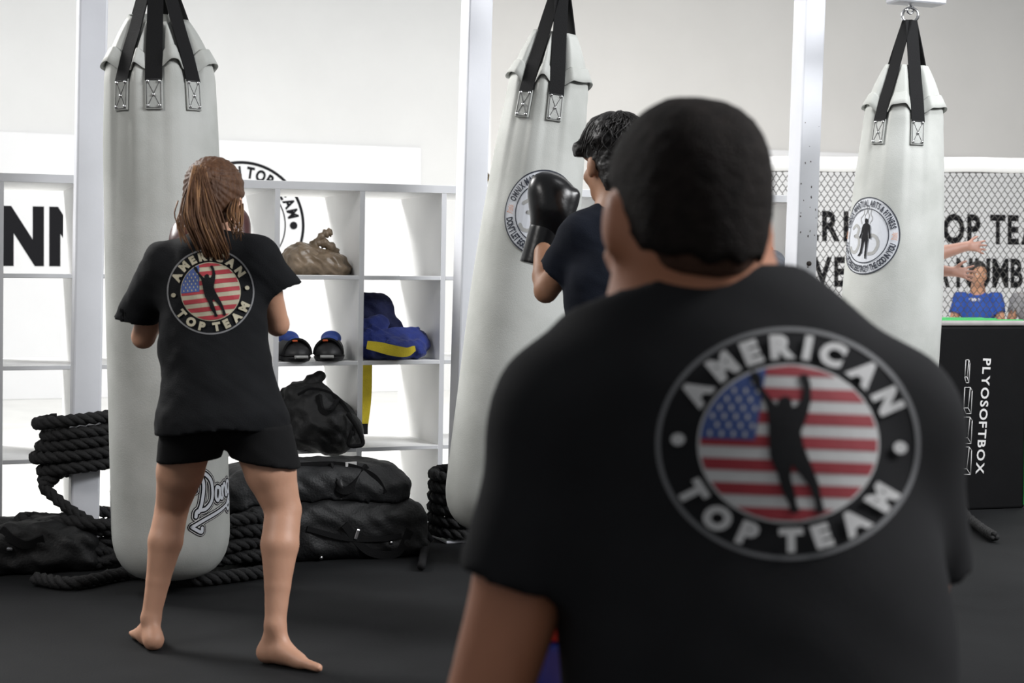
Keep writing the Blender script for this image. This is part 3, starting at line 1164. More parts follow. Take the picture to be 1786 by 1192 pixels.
V, Fc, w = text_line('PLYOSOFTBOX', 1.0, 1.0, 0.022, gap=0.16)
q00, q10, q01 = on_box(1714.5, 625.5), on_box(1701.5, 827), on_box(1728.5, 626)
meshobj('lettering', [q00 + (q10 - q00) * (p[0] / w) + (q01 - q00) * p[1] for p in V], Fc, M_white, boxo, smooth=False)
for pp in ([(1684, 628, 7, 40), ], [(1682, 676, 13, 46)], [(1680, 728, 15, 46)], [(1677, 780, 17, 48)]):
    x, y, d, l = pp[0]
    d2 = d * 0.45
    A_ = [(x, y), (x + d2, y), (x + d, y + 4)]
    B_ = [(x - 2, y + l - 4), (x - 2 + d2, y + l), ]
    P0, P1, P2 = (x, y), (x + d * 0.75, y), (x + d, y + 6)
    Q0, Q1, Q2, Q3 = (x - 2, y + l - 10), (x + d * 0.6 - 2, y + l - 10), (x + d - 2, y + l), (x + d * 0.3 - 2, y + l)
    v, f = [], []
    for a_, b_ in ((P0, P1), (P1, P2), (P0, Q0), (P1, Q1), (P2, Q2), (Q0, Q1), (Q1, Q2), (Q2, Q3), (Q3, Q0)):
        tube(v, f, [on_box(*a_), on_box(*b_)], 0.0020, 4)
    meshobj('outline_mark', v, f, M_white, boxo)


# ================================================================== things on the shelves
def shelf_pt(px, py, b):
    return on_plane(px, py, b)


ZS3, ZS2, ZS1 = 1.089, 0.725, 0.354          # upper faces of the shelf boards

# tied plastic bag
c = on_plane(549, 455, 0.14)
c.z = ZS3
A = axes(N)
def plastic(P):
    s = Sdf()
    s.ell(c + S * -0.062 + vz * 0.062, (0.082, 0.10, 0.078), A, 0.03)
    s.ell(c + S * 0.045 + vz * 0.048, (0.095, 0.11, 0.060), A, 0.03)
    s.ell(c + S * 0.10 + vz * 0.022, (0.055, 0.08, 0.030), A, 0.03)
    s.cone(c + S * -0.01 + vz * 0.11, c + S * 0.0 + vz * 0.135, 0.03, 0.016, 0.025)
    d = s(P) + folds(P, 0.006, 45.0, 1.0) + folds(P, 0.004, 90.0, 3.0)
    return np.maximum(d, (ZS3 + 0.001) - P[:, 2])
pb = empty('plastic_bag', c, 'knotted brown plastic carrier bag on the upper shelf', 'bag')
isobj('bag_body', plastic, c + Vector((-0.22, -0.22, -0.01)), c + Vector((0.24, 0.22, 0.2)), 0.005, M_plas, pb)
v, f = [], []
k = c + vz * 0.137
for pts, w in (([k, k + S * 0.03 + vz * 0.03, k + S * 0.055 + vz * 0.045, k + S * 0.075 + vz * 0.05], [.012, .016, .02, .016]), ([k, k + S * 0.04 + vz * 0.002, k + S * 0.08 - vz * 0.025, k + S * 0.10 - vz * 0.05], [.015, .022, .022, .016])):
    P_ = spline(pts, 14)
    r_ = np.interp(np.linspace(0, 1, 14), np.linspace(0, 1, 4), w) * (1 + 0.25 * np.sin(np.arange(14) * 1.9))
    tube(v, f, P_, r_, 9)
meshobj('knot', v, f, M_plas, pb)


# a pair of black shoes
def shoe(px, yaw, label):
    c = on_plane(px, 622, 0.03)
    c.z = ZS2
    fr = (-N * math.cos(yaw) + S * math.sin(yaw))
    R = axes(fr)
    rr = Vector(R[:, 0])
    t = empty('shoe', c, label, 'shoe', 'pair of shoes on the middle shelf')
    def low(P):
        return Sdf().ell(c + vz * 0.03 - fr * 0.02, (0.064, 0.085, 0.05), R, 0.02).ell(c + vz * 0.03 - fr * 0.14, (0.054, 0.09, 0.06), R, 0.03)(P)
    isobj('sole', lambda P: np.maximum(np.maximum(low(P) - 0.003, c.z + 0.0005 - P[:, 2]), P[:, 2] - c.z - 0.022), c - Vector((.26, .3, .01)), c + Vector((.26, .3, .1)), 0.006, M_rub, t)
    up_ = Sdf().fn(low).ell(c + vz * 0.055 - fr * 0.075, (0.050, 0.075, 0.045), R, 0.03)
    isobj('upper', lambda P: np.maximum(up_(P), c.z + 0.0215 - P[:, 2]), c - Vector((.26, .3, .01)), c + Vector((.26, .3, .15)), 0.006, M_rub, t)
    isobj('collar', Sdf().ell(c + vz * 0.092 - fr * 0.115, (0.044, 0.045, 0.034), R).ell(c + vz * 0.085 - fr * 0.06, (0.036, 0.05, 0.022), R, 0.02), c - Vector((.26, .3, -.03)), c + Vector((.26, .3, .16)), 0.005, M_shoeb, t)
    pts = [c + fr * 0.0 + rr * (0.060 * math.cos(x)) + vz * (0.022 + 0.066 * math.sin(x)) for x in np.linspace(0.1, math.pi - 0.1, 16)]
    ribbon('strap', pts, fr + vz * 0.6, 0.035, 0.008, M_strap, t)
    v, f = [], []
    tube(v, f, [c + fr * 0.072 + vz * 0.022 + rr * x for x in np.linspace(-0.028, 0.028, 8)], 0.007, 8)
    meshobj('toe_bumper', v, f, M_greyink, t)
    bm = bmesh.new()
    bm_box(bm, frame(c + fr * 0.015 + vz * 0.088 + rr * 0.012, rr), 0.022, 0.016, 0.008, 0.002, 1)
    bmobj('strap_end', bm, M_orangev, t)
shoe(517, 0.05, 'black shoe with blue collar on the middle shelf, left of the pair')
shoe(573, -0.35, 'black shoe with blue collar on the middle shelf, right of the pair')

# folded blue gi with its yellow belt
c = on_plane(690, 622, 0.08)
c.z = ZS2
gi = empty('training_gi', c, 'crumpled blue training gi stuffed in a shelf cell', 'clothing')
def gi_low(P):
    s = Sdf()
    s.ell(c + S * -0.03 + vz * 0.05 + N * 0.05, (0.145, 0.16, 0.062), A, 0.02)
    s.cone(c + S * -0.12 + vz * 0.095, c + S * 0.10 + vz * 0.095 + N * 0.03, 0.042, 0.045, 0.012)
    s.cone(c + S * 0.09 + vz * 0.045 - N * 0.03, c + S * 0.142 + vz * 0.075 + N * 0.1, 0.042, 0.05, 0.02)
    s.cone(c + S * -0.13 + vz * 0.13 + N * 0.06, c + S * -0.06 + vz * 0.15 + N * 0.06, 0.045, 0.045, 0.02)
    d = s(P) + folds(P, 0.008, 38.0, 2.0) + folds(P, 0.004, 85.0, 5.0)
    lo = np.maximum(d, c.z + 0.001 - P[:, 2])
    Q = P - V3(c)
    x = Q @ V3(S)
    return np.maximum(lo, np.abs(x + 0.0) - 0.166)
def gi_top(P):
    s = Sdf()
    s.ell(c + S * -0.07 + vz * 0.19 + N * 0.16, (0.088, 0.10, 0.10), A, 0.03)
    s.cone(c + S * -0.10 + vz * 0.24 + N * 0.14, c + S * -0.015 + vz * 0.235 + N * 0.16, 0.042, 0.04, 0.03)
    s.cone(c + S * 0.0 + vz * 0.2 + N * 0.15, c + S * 0.04 + vz * 0.11 + N * 0.12, 0.035, 0.04, 0.03)
    d = s(P) + folds(P, 0.008, 40.0, 7.0)
    Q = P - V3(c)
    return np.maximum(d, np.abs(Q @ V3(S)) - 0.166)
isobj('trousers', gi_low, c - Vector((.26, .26, .01)), c + Vector((.26, .34, .25)), 0.006, M_gi, gi)
isobj('jacket', gi_top, c - Vector((.26, .2, -.05)), c + Vector((.26, .4, .34)), 0.006, M_gid, gi)
b1 = c - N * 0.115
tag(ribbon('belt', spline([b1 + S * -0.163 + vz * 0.070, b1 + S * -0.11 - N * 0.012 + vz * 0.060, b1 + S * -0.05 - N * 0.020 + vz * 0.045, b1 + S * 0.01 - N * 0.012 + vz * 0.038, b1 + S * 0.055 + N * 0.02 + vz * 0.052], 20), vz, [0.034 + 0.018 * math.sin(i * .165) - 0.0006 * i for i in range(20)], 0.01, M_yel),
    'yellow belt lying across the crumpled blue gi', 'belt')
# the long yellow strap hanging down the divider below
tp = on_plane(641, 634, 0.30)
bt = on_plane(632, 757, 0.30)
zb_ = ZS1 + 0.002
x0 = tp
belt = empty('hanging_belt', x0, 'yellow strap with black tip hanging beside the divider under the gi', 'belt')
pts = spline([x0 - vz * 0.004, x0 + (bt - x0) * 0.5 + S * 0.008, bt], 10)
ribbon('band', pts, S, 0.042, 0.006, M_yel, belt)
ribbon('tip', [bt + vz * 0.045 - N * 0.005, bt - vz * 0.002 - N * 0.005], S, 0.046, 0.008, M_strap, belt)

# shoes in the far right cell
c = on_plane(1345, 486, 0.10)
c.z = ZS3
sh = empty('sneaker', c, 'grey sneaker with white toe on the shelf beside the right post', 'shoe')
def snk(P):
    s = Sdf()
    s.ell(c + S * -0.02 + vz * 0.05, (0.065, 0.11, 0.055), A, 0.02)
    s.ell(c + S * 0.03 + vz * 0.07 + N * 0.05, (0.06, 0.09, 0.068), A, 0.03)
    return np.maximum(s(P), c.z + 0.001 - P[:, 2])
isobj('upper', snk, c - Vector((.2, .25, .01)), c + Vector((.2, .3, .2)), 0.006, M_shoeg, sh)
v, f = [], []
tube(v, f, [c + S * -0.045 + vz * 0.035 - N * 0.07, c + S * -0.03 + vz * 0.06 - N * 0.075], [0.028, 0.022], 10)
meshobj('toe_cap', v, f, M_white, sh)
c2 = c + S * 0.0 + N * 0.10 + vz * 0.135
og = empty('orange_bundle', c2, 'small orange bundle lying on top of the grey sneaker', 'bundle')
isobj('bundle_body', lambda P: Sdf().ell(c2, (0.055, 0.05, 0.022), A).ell(c2 + S * 0.03 + vz * .003, (0.03, 0.04, 0.018), A, 0.01)(P) + folds(P, 0.003, 60), c2 - Vector((.1, .1, .06)), c2 + Vector((.1, .1, .06)), 0.005, M_orangev, og)


# ================================================================== duffel bags
def lump(c, R, half, rnd, sag, fold, seed, zmin):
    bx_ = rbox(c, half, R, rnd)
    def f(P):
        Q = (P - V3(c)) @ R
        z = Q[:, 2] + sag * (np.abs(Q[:, 0]) / half[0]) ** 2
        Q2 = np.stack([Q[:, 0], Q[:, 1], z], 1)
        a = np.abs(Q2) - (V3(half) - rnd)
        d = np.linalg.norm(np.maximum(a, 0), axis=1) + np.minimum(a.max(axis=1), 0) - rnd
        d = d + folds(P, fold, 22.0, seed) + folds(P, fold * 0.45, 55.0, seed + 2)
        return np.maximum(d, zmin - P[:, 2])
    return f


# lower and upper duffel on the floor in front of the shelves
RD = axes(N + S * 0.05)
cl = floor_at(565, 965); cl = Vector((cl.x, cl.y, 0.115)) + N * 0.0
d1 = empty('duffel_bag', Vector((cl.x, cl.y, 0)), 'big black duffel bag with silver snaps, underneath the other on the floor', 'bag')
f1 = lump(cl, RD, (0.385, 0.20, 0.125), 0.085, 0.03, 0.008, 1.0, 0.001)
lo1 = isobj('bag_body', f1, cl - Vector((.5, .42, .13)), cl + Vector((.5, .42, .2)), 0.010, M_duf, d1)
cu = on_plane(545, 850, loc_ab(cl)[1] + 0.02); cu = Vector((cu.x, cu.y, 0.272))
RU = axes(N + S * 0.08)
d2 = empty('duffel_bag', Vector((cu.x, cu.y, 0.22)), 'charcoal duffel bag with white tag, lying on the lower duffel', 'bag')
f2 = lump(cu, RU, (0.365, 0.19, 0.100), 0.085, 0.030, 0.008, 4.0, 0.0)
f2b = lambda P: np.maximum(f2(P), -f1(P) + 0.002)
up1 = isobj('bag_body', f2b, cu - Vector((.5, .4, .16)), cu + Vector((.5, .4, .2)), 0.010, M_duf2, d2)


def on_mesh(bv, px, py, lift=0.003):
    d = ray(px, py).normalized()
    h = bv.ray_cast(EYE, d)
    if h[0] is None:
        return None, None
    n = h[1] if h[1].dot(d) < 0 else -h[1]
    return h[0] + n * lift, n


def strap_on(name, bv, pix, width, m, parent, rad_=0.006, n=24):
    P0 = [on_mesh(bv, *p)[0] for p in pix]
    P0 = [p for p in P0 if p is not None]
    if len(P0) < 2:
        return None
    pts = spline(P0, n)
    t = pts[-1] - pts[0]
    w = t.cross(-_F)
    return ribbon(name, pts, w, width, rad_, m, parent)


bl, bu = bvh_of(lo1), bvh_of(up1)
strap_on('zipper', bu, [(450, 822), (530, 812), (600, 812), (650, 830), (672, 860)], 0.018, M_strap, d2)
strap_on('handle', bu, [(575, 812), (590, 850), (612, 852), (640, 815)], 0.03, M_strap, d2, 0.012)
p, n = on_mesh(bu, 612, 813)
if p is not None:
    bm = bmesh.new(); bm_box(bm, frame(p, S), 0.045, 0.006, 0.026, 0.001, 1)
    o = bmobj('tag', bm, M_white, d2); o['label'] = 'small white tag'
p, n = on_mesh(bu, 590, 838)
tubeobj('buckle', [p, p + S * 0.02 - vz * 0.05], 0.013, M_rub, d2, 8) if p is not None else None
strap_on('zipper', bl, [(535, 922), (600, 938), (660, 940), (700, 935)], 0.02, M_strap, d1)
strap_on('handle', bl, [(600, 915), (640, 960), (690, 965), (715, 925)], 0.03, M_strap, d1, 0.012)
p, n = on_mesh(bl, 622, 932)
if p is not None:
    bm = bmesh.new(); bm_box(bm, frame(p, S) @ Matrix.Rotation(0.3, 4, 'Y'), 0.016, 0.012, 0.042, 0.004, 2)
    bmobj('buckle', bm, M_steel, d1)
for px, py in ((560, 972), (631, 977), (682, 947)):
    p, n = on_mesh(bl, px, py)
    if p is None:
        continue
    bm = bmesh.new(); bmesh.ops.create_uvsphere(bm, u_segments=10, v_segments=6, radius=0.008, matrix=Matrix.Translation(p))
    bmobj('snap', bm, M_steel, d1, True)
pe = floor_at(735, 998)
tubeobj('strap_end', [cl + S * 0.33 - vz * 0.08, cl + S * 0.40 - vz * 0.09 - N * 0.06, pe + vz * 0.02], [0.02, 0.018, 0.016], M_strap, d1, 8)
tubeobj('strap_end', [cl + S * 0.36 - vz * 0.02, cl + S * 0.42 - vz * 0.06 + N * 0.02, cl + S * 0.45 - vz * 0.095 + N * 0.02], [0.02, 0.018, 0.014], M_strap, d1, 8)

# the smaller bag hanging out of the shelf cell
cs = on_plane(552, 735, 0.10); cs.z = ZS1 + 0.125
d3 = empty('gym_bag', Vector((cs.x, cs.y, ZS1)), 'slumped black gym bag bulging from the lower shelf cell', 'bag')
def gb(P):
    s = Sdf()
    s.ell(cs + vz * -0.02, (0.168, 0.25, 0.125), A, 0.05)
    s.ell(cs + S * -0.05 + vz * 0.07, (0.11, 0.18, 0.09), A, 0.06)
    s.ell(cs + S * 0.03 - N * 0.08 - vz * 0.06, (0.15, 0.13, 0.085), A, 0.05)
    s.cone(cs + S * -0.03 + vz * 0.16, cs + S * 0.01 + vz * 0.175, 0.022, 0.02, 0.03)
    d = s(P) + folds(P, 0.012, 24.0, 3.0) + folds(P, 0.006, 50.0, 1.0)
    Q = P - V3(L(0, 0, 0))
    inside = (Q @ V3(N)) > -0.005
    d = np.where(inside, np.maximum(d, ZS1 + 0.003 - P[:, 2]), d)
    d = np.where(inside, np.maximum(d, np.abs((P - V3(cs)) @ V3(S) + 0.012) - 0.166), d)
    return d
gbo = isobj('bag_body', gb, cs - Vector((.32, .36, .25)), cs + Vector((.32, .4, .26)), 0.008, M_duf, d3)
bg = bvh_of(gbo)
strap_on('zipper', bg, [(520, 690), (545, 680), (580, 690), (608, 722), (616, 760)], 0.016, M_strap, d3)
strap_on('handle', bg, [(555, 690), (560, 715), (575, 720), (590, 700)], 0.025, M_strap, d3, 0.014)
lp = [on_plane(606, 722, -0.13), on_plane(622, 745, -0.16), on_plane(633, 771, -0.17), on_plane(626, 778, -0.17), on_plane(608, 776, -0.16), on_plane(614, 752, -0.16)]
tubeobj('carry_loop', spline(lp, 24), 0.009, M_strap, d3, 8)

# low black bag on the floor at the far left
cf = floor_at(20, 1000); cf = Vector((cf.x, cf.y + 0.1, 0.085))
d4 = empty('equipment_bag', Vector((cf.x, cf.y, 0)), 'flat black equipment bag on the floor at far left', 'bag')
f4 = lump(cf, axes(N), (0.27, 0.17, 0.095), 0.07, 0.02, 0.014, 8.0, 0.001)
eb = isobj('bag_body', f4, cf - Vector((.4, .34, .1)), cf + Vector((.4, .34, .16)), 0.010, M_duf, d4)
be = bvh_of(eb)
strap_on('handle', be, [(2, 925), (20, 940), (45, 950), (75, 940)], 0.03, M_strap, d4, 0.012)
p, n = on_mesh(be, 17, 958)
if p is not None:
    bm = bmesh.new(); bm_box(bm, frame(p, S), 0.022, 0.01, 0.012, 0.003, 1)
    bmobj('buckle', bm, M_steel, d4)


# ================================================================== battle ropes
def rope(name, pts, label, r=0.024, pitch=0.105, n=None, group=None):
    P_ = [Vector(p) for p in pts]
    ln = sum((P_[i + 1] - P_[i]).length for i in range(len(P_) - 1))
    n = n or max(20, int(ln / 0.016))
    C = spline(P_, n)
    v, f = [], []
    up = Vector((0.2, 0.3, 1)).normalized()
    prev = None
    fr = []
    s = 0.0
    for i, p in enumerate(C):
        t = (C[min(i + 1, n - 1)] - C[max(i - 1, 0)]).normalized()
        if prev is None:
            a = t.cross(up).normalized()
        else:
            a = (prev - t * prev.dot(t)).normalized()
        prev = a
        if i:
            s += (C[i] - C[i - 1]).length
        fr.append((p, a, t.cross(a), s))
    t_ = empty(name, Vector((P_[0].x, P_[0].y, 0)), label, 'rope', group)
    for k in range(3):
        v, f = [], []
        off = 2 * math.pi * k / 3
        tube(v, f, [p + (a * math.cos(off + 2 * math.pi * s / pitch) + b * math.sin(off + 2 * math.pi * s / pitch)) * (r * 0.52) for p, a, b, s in fr], r * 0.56, 6)
        meshobj('strand', v, f, M_rope, t_)
    return t_


pa, pl, pz = posts[0]
base = L(pa, BPOST, 0)
coil = []
for i in range(64):
    x = i / 12 * 2 * math.pi + 2.2
    z = 0.555 - 0.043 * i / 12
    coil.append(base + S * ((0.150 + 0.02 * math.sin(i * 0.37)) * math.cos(x) - 0.012 + pl * (z - pz)) + N * (0.115 * math.sin(x)) + vz * (z + 0.024 * math.cos(x + 0.4) + 0.004 * math.sin(i * 0.23)))
tail = [base + S * -0.17 + N * -0.06 + vz * 0.30, base + S * -0.06 - N * 0.13 + vz * 0.20, base + S * 0.08 - N * 0.17 + vz * 0.12, base + S * 0.18 - N * 0.2 + vz * 0.06]
heap = []
hc = floor_at(155, 985); hc.z = 0
for i in range(60):
    x = i / 60 * 2 * math.pi * 5 + 0.5
    rr = 0.20 + 0.035 * math.sin(i * 1.7)
    z = 0.026 + 0.036 * (i // 12) + 0.012 * math.sin(i * 2.3)
    heap.append(hc + S * (rr * 1.05 * math.cos(x)) + N * (rr * 0.62 * math.sin(x) + 0.02) + vz * z)
rope('battle_rope', coil + tail + heap[::-1], 'thick black battle rope wound around the left post and heaped on the floor')
h2 = floor_at(425, 1000); h2.z = 0
pts = []
for i in range(48):
    x = i / 12 * 2 * math.pi
    rr = 0.17 + 0.02 * math.sin(i * 1.3)
    pts.append(h2 + S * (rr * 1.0 * math.cos(x) - 0.07) + N * (rr * 0.55 * math.sin(x) + 0.05) + vz * (0.026 + 0.046 * i / 12 + 0.006 * math.sin(i * 2.1)))
pts += [h2 + S * 0.02 - N * 0.02 + vz * 0.22]
rope('battle_rope', pts, 'coiled black battle rope on the floor behind the left bag and girl')
fl2 = [floor_at(60, 1022), floor_at(130, 1030), floor_at(230, 1012), floor_at(330, 1024), floor_at(400, 1018), floor_at(470, 1008)]
rope('battle_rope', [Vector((p.x, p.y, 0.025)) for p in fl2], 'single black rope lying straight along the mat under the left bag')
pa, pl, pz = posts[1]
base = L(pa, BPOST, 0)
pts = []
for i in range(74):
    x = i / 12 * 2 * math.pi + 1.0
    z = 0.285 - 0.0445 * i / 12
    pts.append(base + S * (0.125 * math.cos(x) + pl * (z - pz)) + N * (0.115 * math.sin(x)) + vz * max(z, 0.026 + 0.002 * (i % 3)))
rope('battle_rope', pts, 'black battle rope wound around the foot of the middle post')
e = [floor_at(1620, 905), floor_at(1665, 900), floor_at(1690, 915), floor_at(1715, 935), floor_at(1735, 948)]
rope('battle_rope', [Vector((p.x, p.y, 0.05 if i < 2 else 0.027)) for i, p in enumerate(e)], 'loose end of a black rope near the jump box', r=0.021)


# ================================================================== people
def lerp(a, b, t):
    return Vector(a) * (1 - t) + Vector(b) * t


def head_sdf(s, c, front, up, sc=1.0, neck_to=None, nr=0.055, skz=(0.030, 0.088)):
    """skull, face, ears; c is the middle of the skull"""
    R = axes(front, up)
    r, f, u = Vector(R[:, 0]), Vector(R[:, 1]), Vector(R[:, 2])
    at = lambda x, y, z: c + (r * x + f * y + u * z) * sc
    s.ell(at(0, -0.008, skz[0]), (0.076 * sc, 0.096 * sc, skz[1] * sc), R, 0.03)
    s.ell(at(0, 0.025, -0.035), (0.062 * sc, 0.070 * sc, 0.078 * sc), R, 0.03)
    s.ell(at(0, 0.060, -0.088), (0.036 * sc, 0.036 * sc, 0.026 * sc), R, 0.03)
    for sx in (-1, 1):
        s.ell(at(sx * 0.036, 0.074, -0.035), (0.026 * sc, 0.022 * sc, 0.022 * sc), R, 0.02)
        s.ell(at(sx * 0.079, -0.012, -0.018), (0.011 * sc, 0.020 * sc, 0.034 * sc), R, 0.008)
        s.cone(at(sx * 0.05, 0.083, 0.022), at(sx * 0.016, 0.093, 0.018), 0.010 * sc, 0.010 * sc, 0.012)
    s.cone(at(0, 0.094, 0.008), at(0, 0.112, -0.034), 0.010 * sc, 0.014 * sc, 0.012)
    s.cone(at(-0.018, 0.096, -0.062), at(0.018, 0.096, -0.062), 0.008 * sc, 0.008 * sc, 0.006)
    s.cone(at(-0.015, 0.092, -0.073), at(0.015, 0.092, -0.073), 0.009 * sc, 0.009 * sc, 0.006)
    if neck_to is not None:
        s.cone(at(0, -0.025, -0.045), neck_to, nr, nr * 1.08, 0.035)
    return at, R


def eyes(at, parent, sc=1.0):
    for sx in (-1, 1):
        bm = bmesh.new()
        bmesh.ops.create_uvsphere(bm, u_segments=12, v_segments=8, radius=0.0125 * sc, matrix=Matrix.Translation(at(sx * 0.031, 0.079, 0.002)))
        e = bmobj('eye', bm, M_eye, parent, True)
        bm = bmesh.new()
        bmesh.ops.create_uvsphere(bm, u_segments=10, v_segments=6, radius=0.0062 * sc, matrix=Matrix.Translation(at(sx * 0.031, 0.0862, 0.002)))
        bmobj('iris', bm, M_ink, e, True)


def arm_sdf(s, sh, el, wr, g=1.0, k=0.025):
    s.cone(sh, lerp(sh, el, 0.5), 0.053 * g, 0.047 * g, k)
    s.cone(lerp(sh, el, 0.45), el, 0.048 * g, 0.038 * g, 0.008)
    m = lerp(el, wr, 0.28)
    s.cone(el, m, 0.037 * g, 0.041 * g, 0.010)
    s.cone(m, wr, 0.041 * g, 0.027 * g, 0.008)


def hand_sdf(s, wr, d, pn, th, size=1.0, curl=0.5, spread=0.12):
    """palm and five fingers; d the hand's direction, pn out of the palm, th towards the thumb side"""
    d, pn, th = Vector(d).normalized(), Vector(pn).normalized(), Vector(th).normalized()
    z = size
    pc = wr + d * 0.055 * z
    for x, w in ((0.028, 1), (0.009, 1.02), (-0.011, 1), (-0.029, 0.92)):
        s.cone(wr + th * x * 0.55 * z + d * 0.008 * z, wr + th * x * z + d * 0.088 * w * z, 0.015 * z, 0.0115 * z, 0.012)
    for x, ln, sp in ((0.030, 0.072, 1.0), (0.010, 0.080, 0.3), (-0.011, 0.074, -0.4), (-0.031, 0.058, -1.1)):
        b = wr + th * x * z + d * 0.086 * z
        a, dirn = b, (d + th * spread * sp).normalized()
        for i, (fl, r0, r1) in enumerate(((0.45, 0.0098, 0.0092), (0.30, 0.0092, 0.0085), (0.25, 0.0085, 0.0075))):
            ang = curl * (0.35, 0.8, 0.6)[i]
            dirn = (dirn * math.cos(ang) + pn * math.sin(ang)).normalized()
            e = a + dirn * ln * fl * z
            s.cone(a, e, r0 * z, r1 * z, 0.004)
            a = e
    b = wr + th * 0.020 * z + d * 0.022 * z
    t1 = b + (th * 0.75 + d * 0.6 + pn * 0.25).normalized() * 0.042 * z
    t2 = t1 + (th * 0.60 + d * 0.75 + pn * 0.2 * curl).normalized() * 0.030 * z
    t3 = t2 + (th * 0.45 + d * 0.8 + pn * 0.5 * curl).normalized() * 0.026 * z
    s.cone(b, t1, 0.016 * z, 0.012 * z, 0.010).cone(t1, t2, 0.0115 * z, 0.0105 * z, 0.004).cone(t2, t3, 0.0105 * z, 0.0085 * z, 0.004)


def leg_sdf(s, hip, kn, an, g=1.0, back=None, k=0.03):
    bk = Vector(back) if back is not None else Vector((0, 0, 0))
    s.cone(hip, lerp(hip, kn, 0.55), 0.080 * g, 0.070 * g, k)
    s.cone(lerp(hip, kn, 0.55), kn, 0.070 * g, 0.050 * g, 0.010)
    c = lerp(kn, an, 0.30) + bk * 0.012 * g
    s.cone(kn, c, 0.050 * g, 0.052 * g, 0.008)
    s.cone(c, lerp(kn, an, 0.66) + bk * 0.004 * g, 0.052 * g, 0.036 * g, 0.008)
    s.cone(lerp(kn, an, 0.66) + bk * 0.004 * g, an, 0.036 * g, 0.0285 * g, 0.006)


def foot_sdf(s, an, heel, ball, toe, side, g=1.0, bare=True):
    """side: towards the big toe"""
    side = Vector(side).normalized()
    s.cone(an, heel, 0.026 * g, 0.028 * g, 0.010)
    s.cone(an, lerp(heel, ball, 0.55) + vz * 0.022 * g, 0.027 * g, 0.024 * g, 0.016)
    s.cone(heel, lerp(heel, ball, 0.5) - side * 0.006, 0.028 * g, 0.024 * g, 0.02)
    for x, r in ((0.024, 0.021), (0.0, 0.020), (-0.024, 0.017)):
        s.cone(lerp(heel, ball, 0.45) + side * x * 0.5 * g + vz * 0.014 * g, ball + side * x * g, 0.026 * g, r * g, 0.02)
    d = (toe - ball)
    for i, x in enumerate((0.033, 0.013, -0.004, -0.019, -0.032)):
        ln = (1.0, 0.98, 0.88, 0.76, 0.62)[i]
        r = (0.0135, 0.0100, 0.0095, 0.0090, 0.0090)[i] * g
        b = ball + side * x * g
        s.cone(b, b + d * ln, r * 1.15, r, 0.006)


def cut(f, p, n):
    """keep the side of the plane that n points away from"""
    p, n = V3(p), V3(Vector(n).normalized())
    return lambda P: np.maximum(f(P), (P - p) @ n)


def sleeve(sh, end, r0, r1, hem_n=None, thick=0.012, inner=0.035):
    thick = max(thick, 0.012)
    """open-ended sleeve from the shoulder to the hem"""
    d = (end - sh).normalized() if hem_n is None else Vector(hem_n).normalized()
    far = end + (end - sh).normalized() * 0.08
    outer = Sdf().cone(sh, far, r0, r1 + (r1 - r0) * 0.2)
    inn = Sdf().cone(end - (end - sh).normalized() * inner, far, r1 - thick, r1 - thick)
    o = cut(outer, end, d)
    if inner <= 0:
        return o
    return lambda P: np.maximum(o(P), -inn(P))


def union(fs, k):
    def f(P):
        d = None
        for g in fs:
            e = g(P)
            d = e if d is None else smin(d, e, k)
        return d
    return f


# flag-and-figure roundel printed on the two black shirts
SIL_PX = [(500, 252), (530, 262), (543, 285), (545, 320), (575, 360), (612, 402), (622, 408), (626, 385), (640, 370), (660, 364), (680, 374), (688, 392), (690, 412), (708, 412), (732, 375), (738, 330), (722, 292), (714, 272), (728, 258), (752, 262), (768, 305), (775, 375), (762, 450), (736, 530), (750, 590),
          (790, 680), (830, 770), (842, 830), (862, 895), (852, 912), (822, 906), (814, 850), (790, 790), (735, 720), (702, 682), (700, 740), (722, 810), (734, 870), (748, 898), (738, 912), (705, 910), (698, 870), (660, 800), (640, 730), (600, 650), (590, 560), (585, 470), (575, 420), (545, 360), (510, 315), (492, 280)]


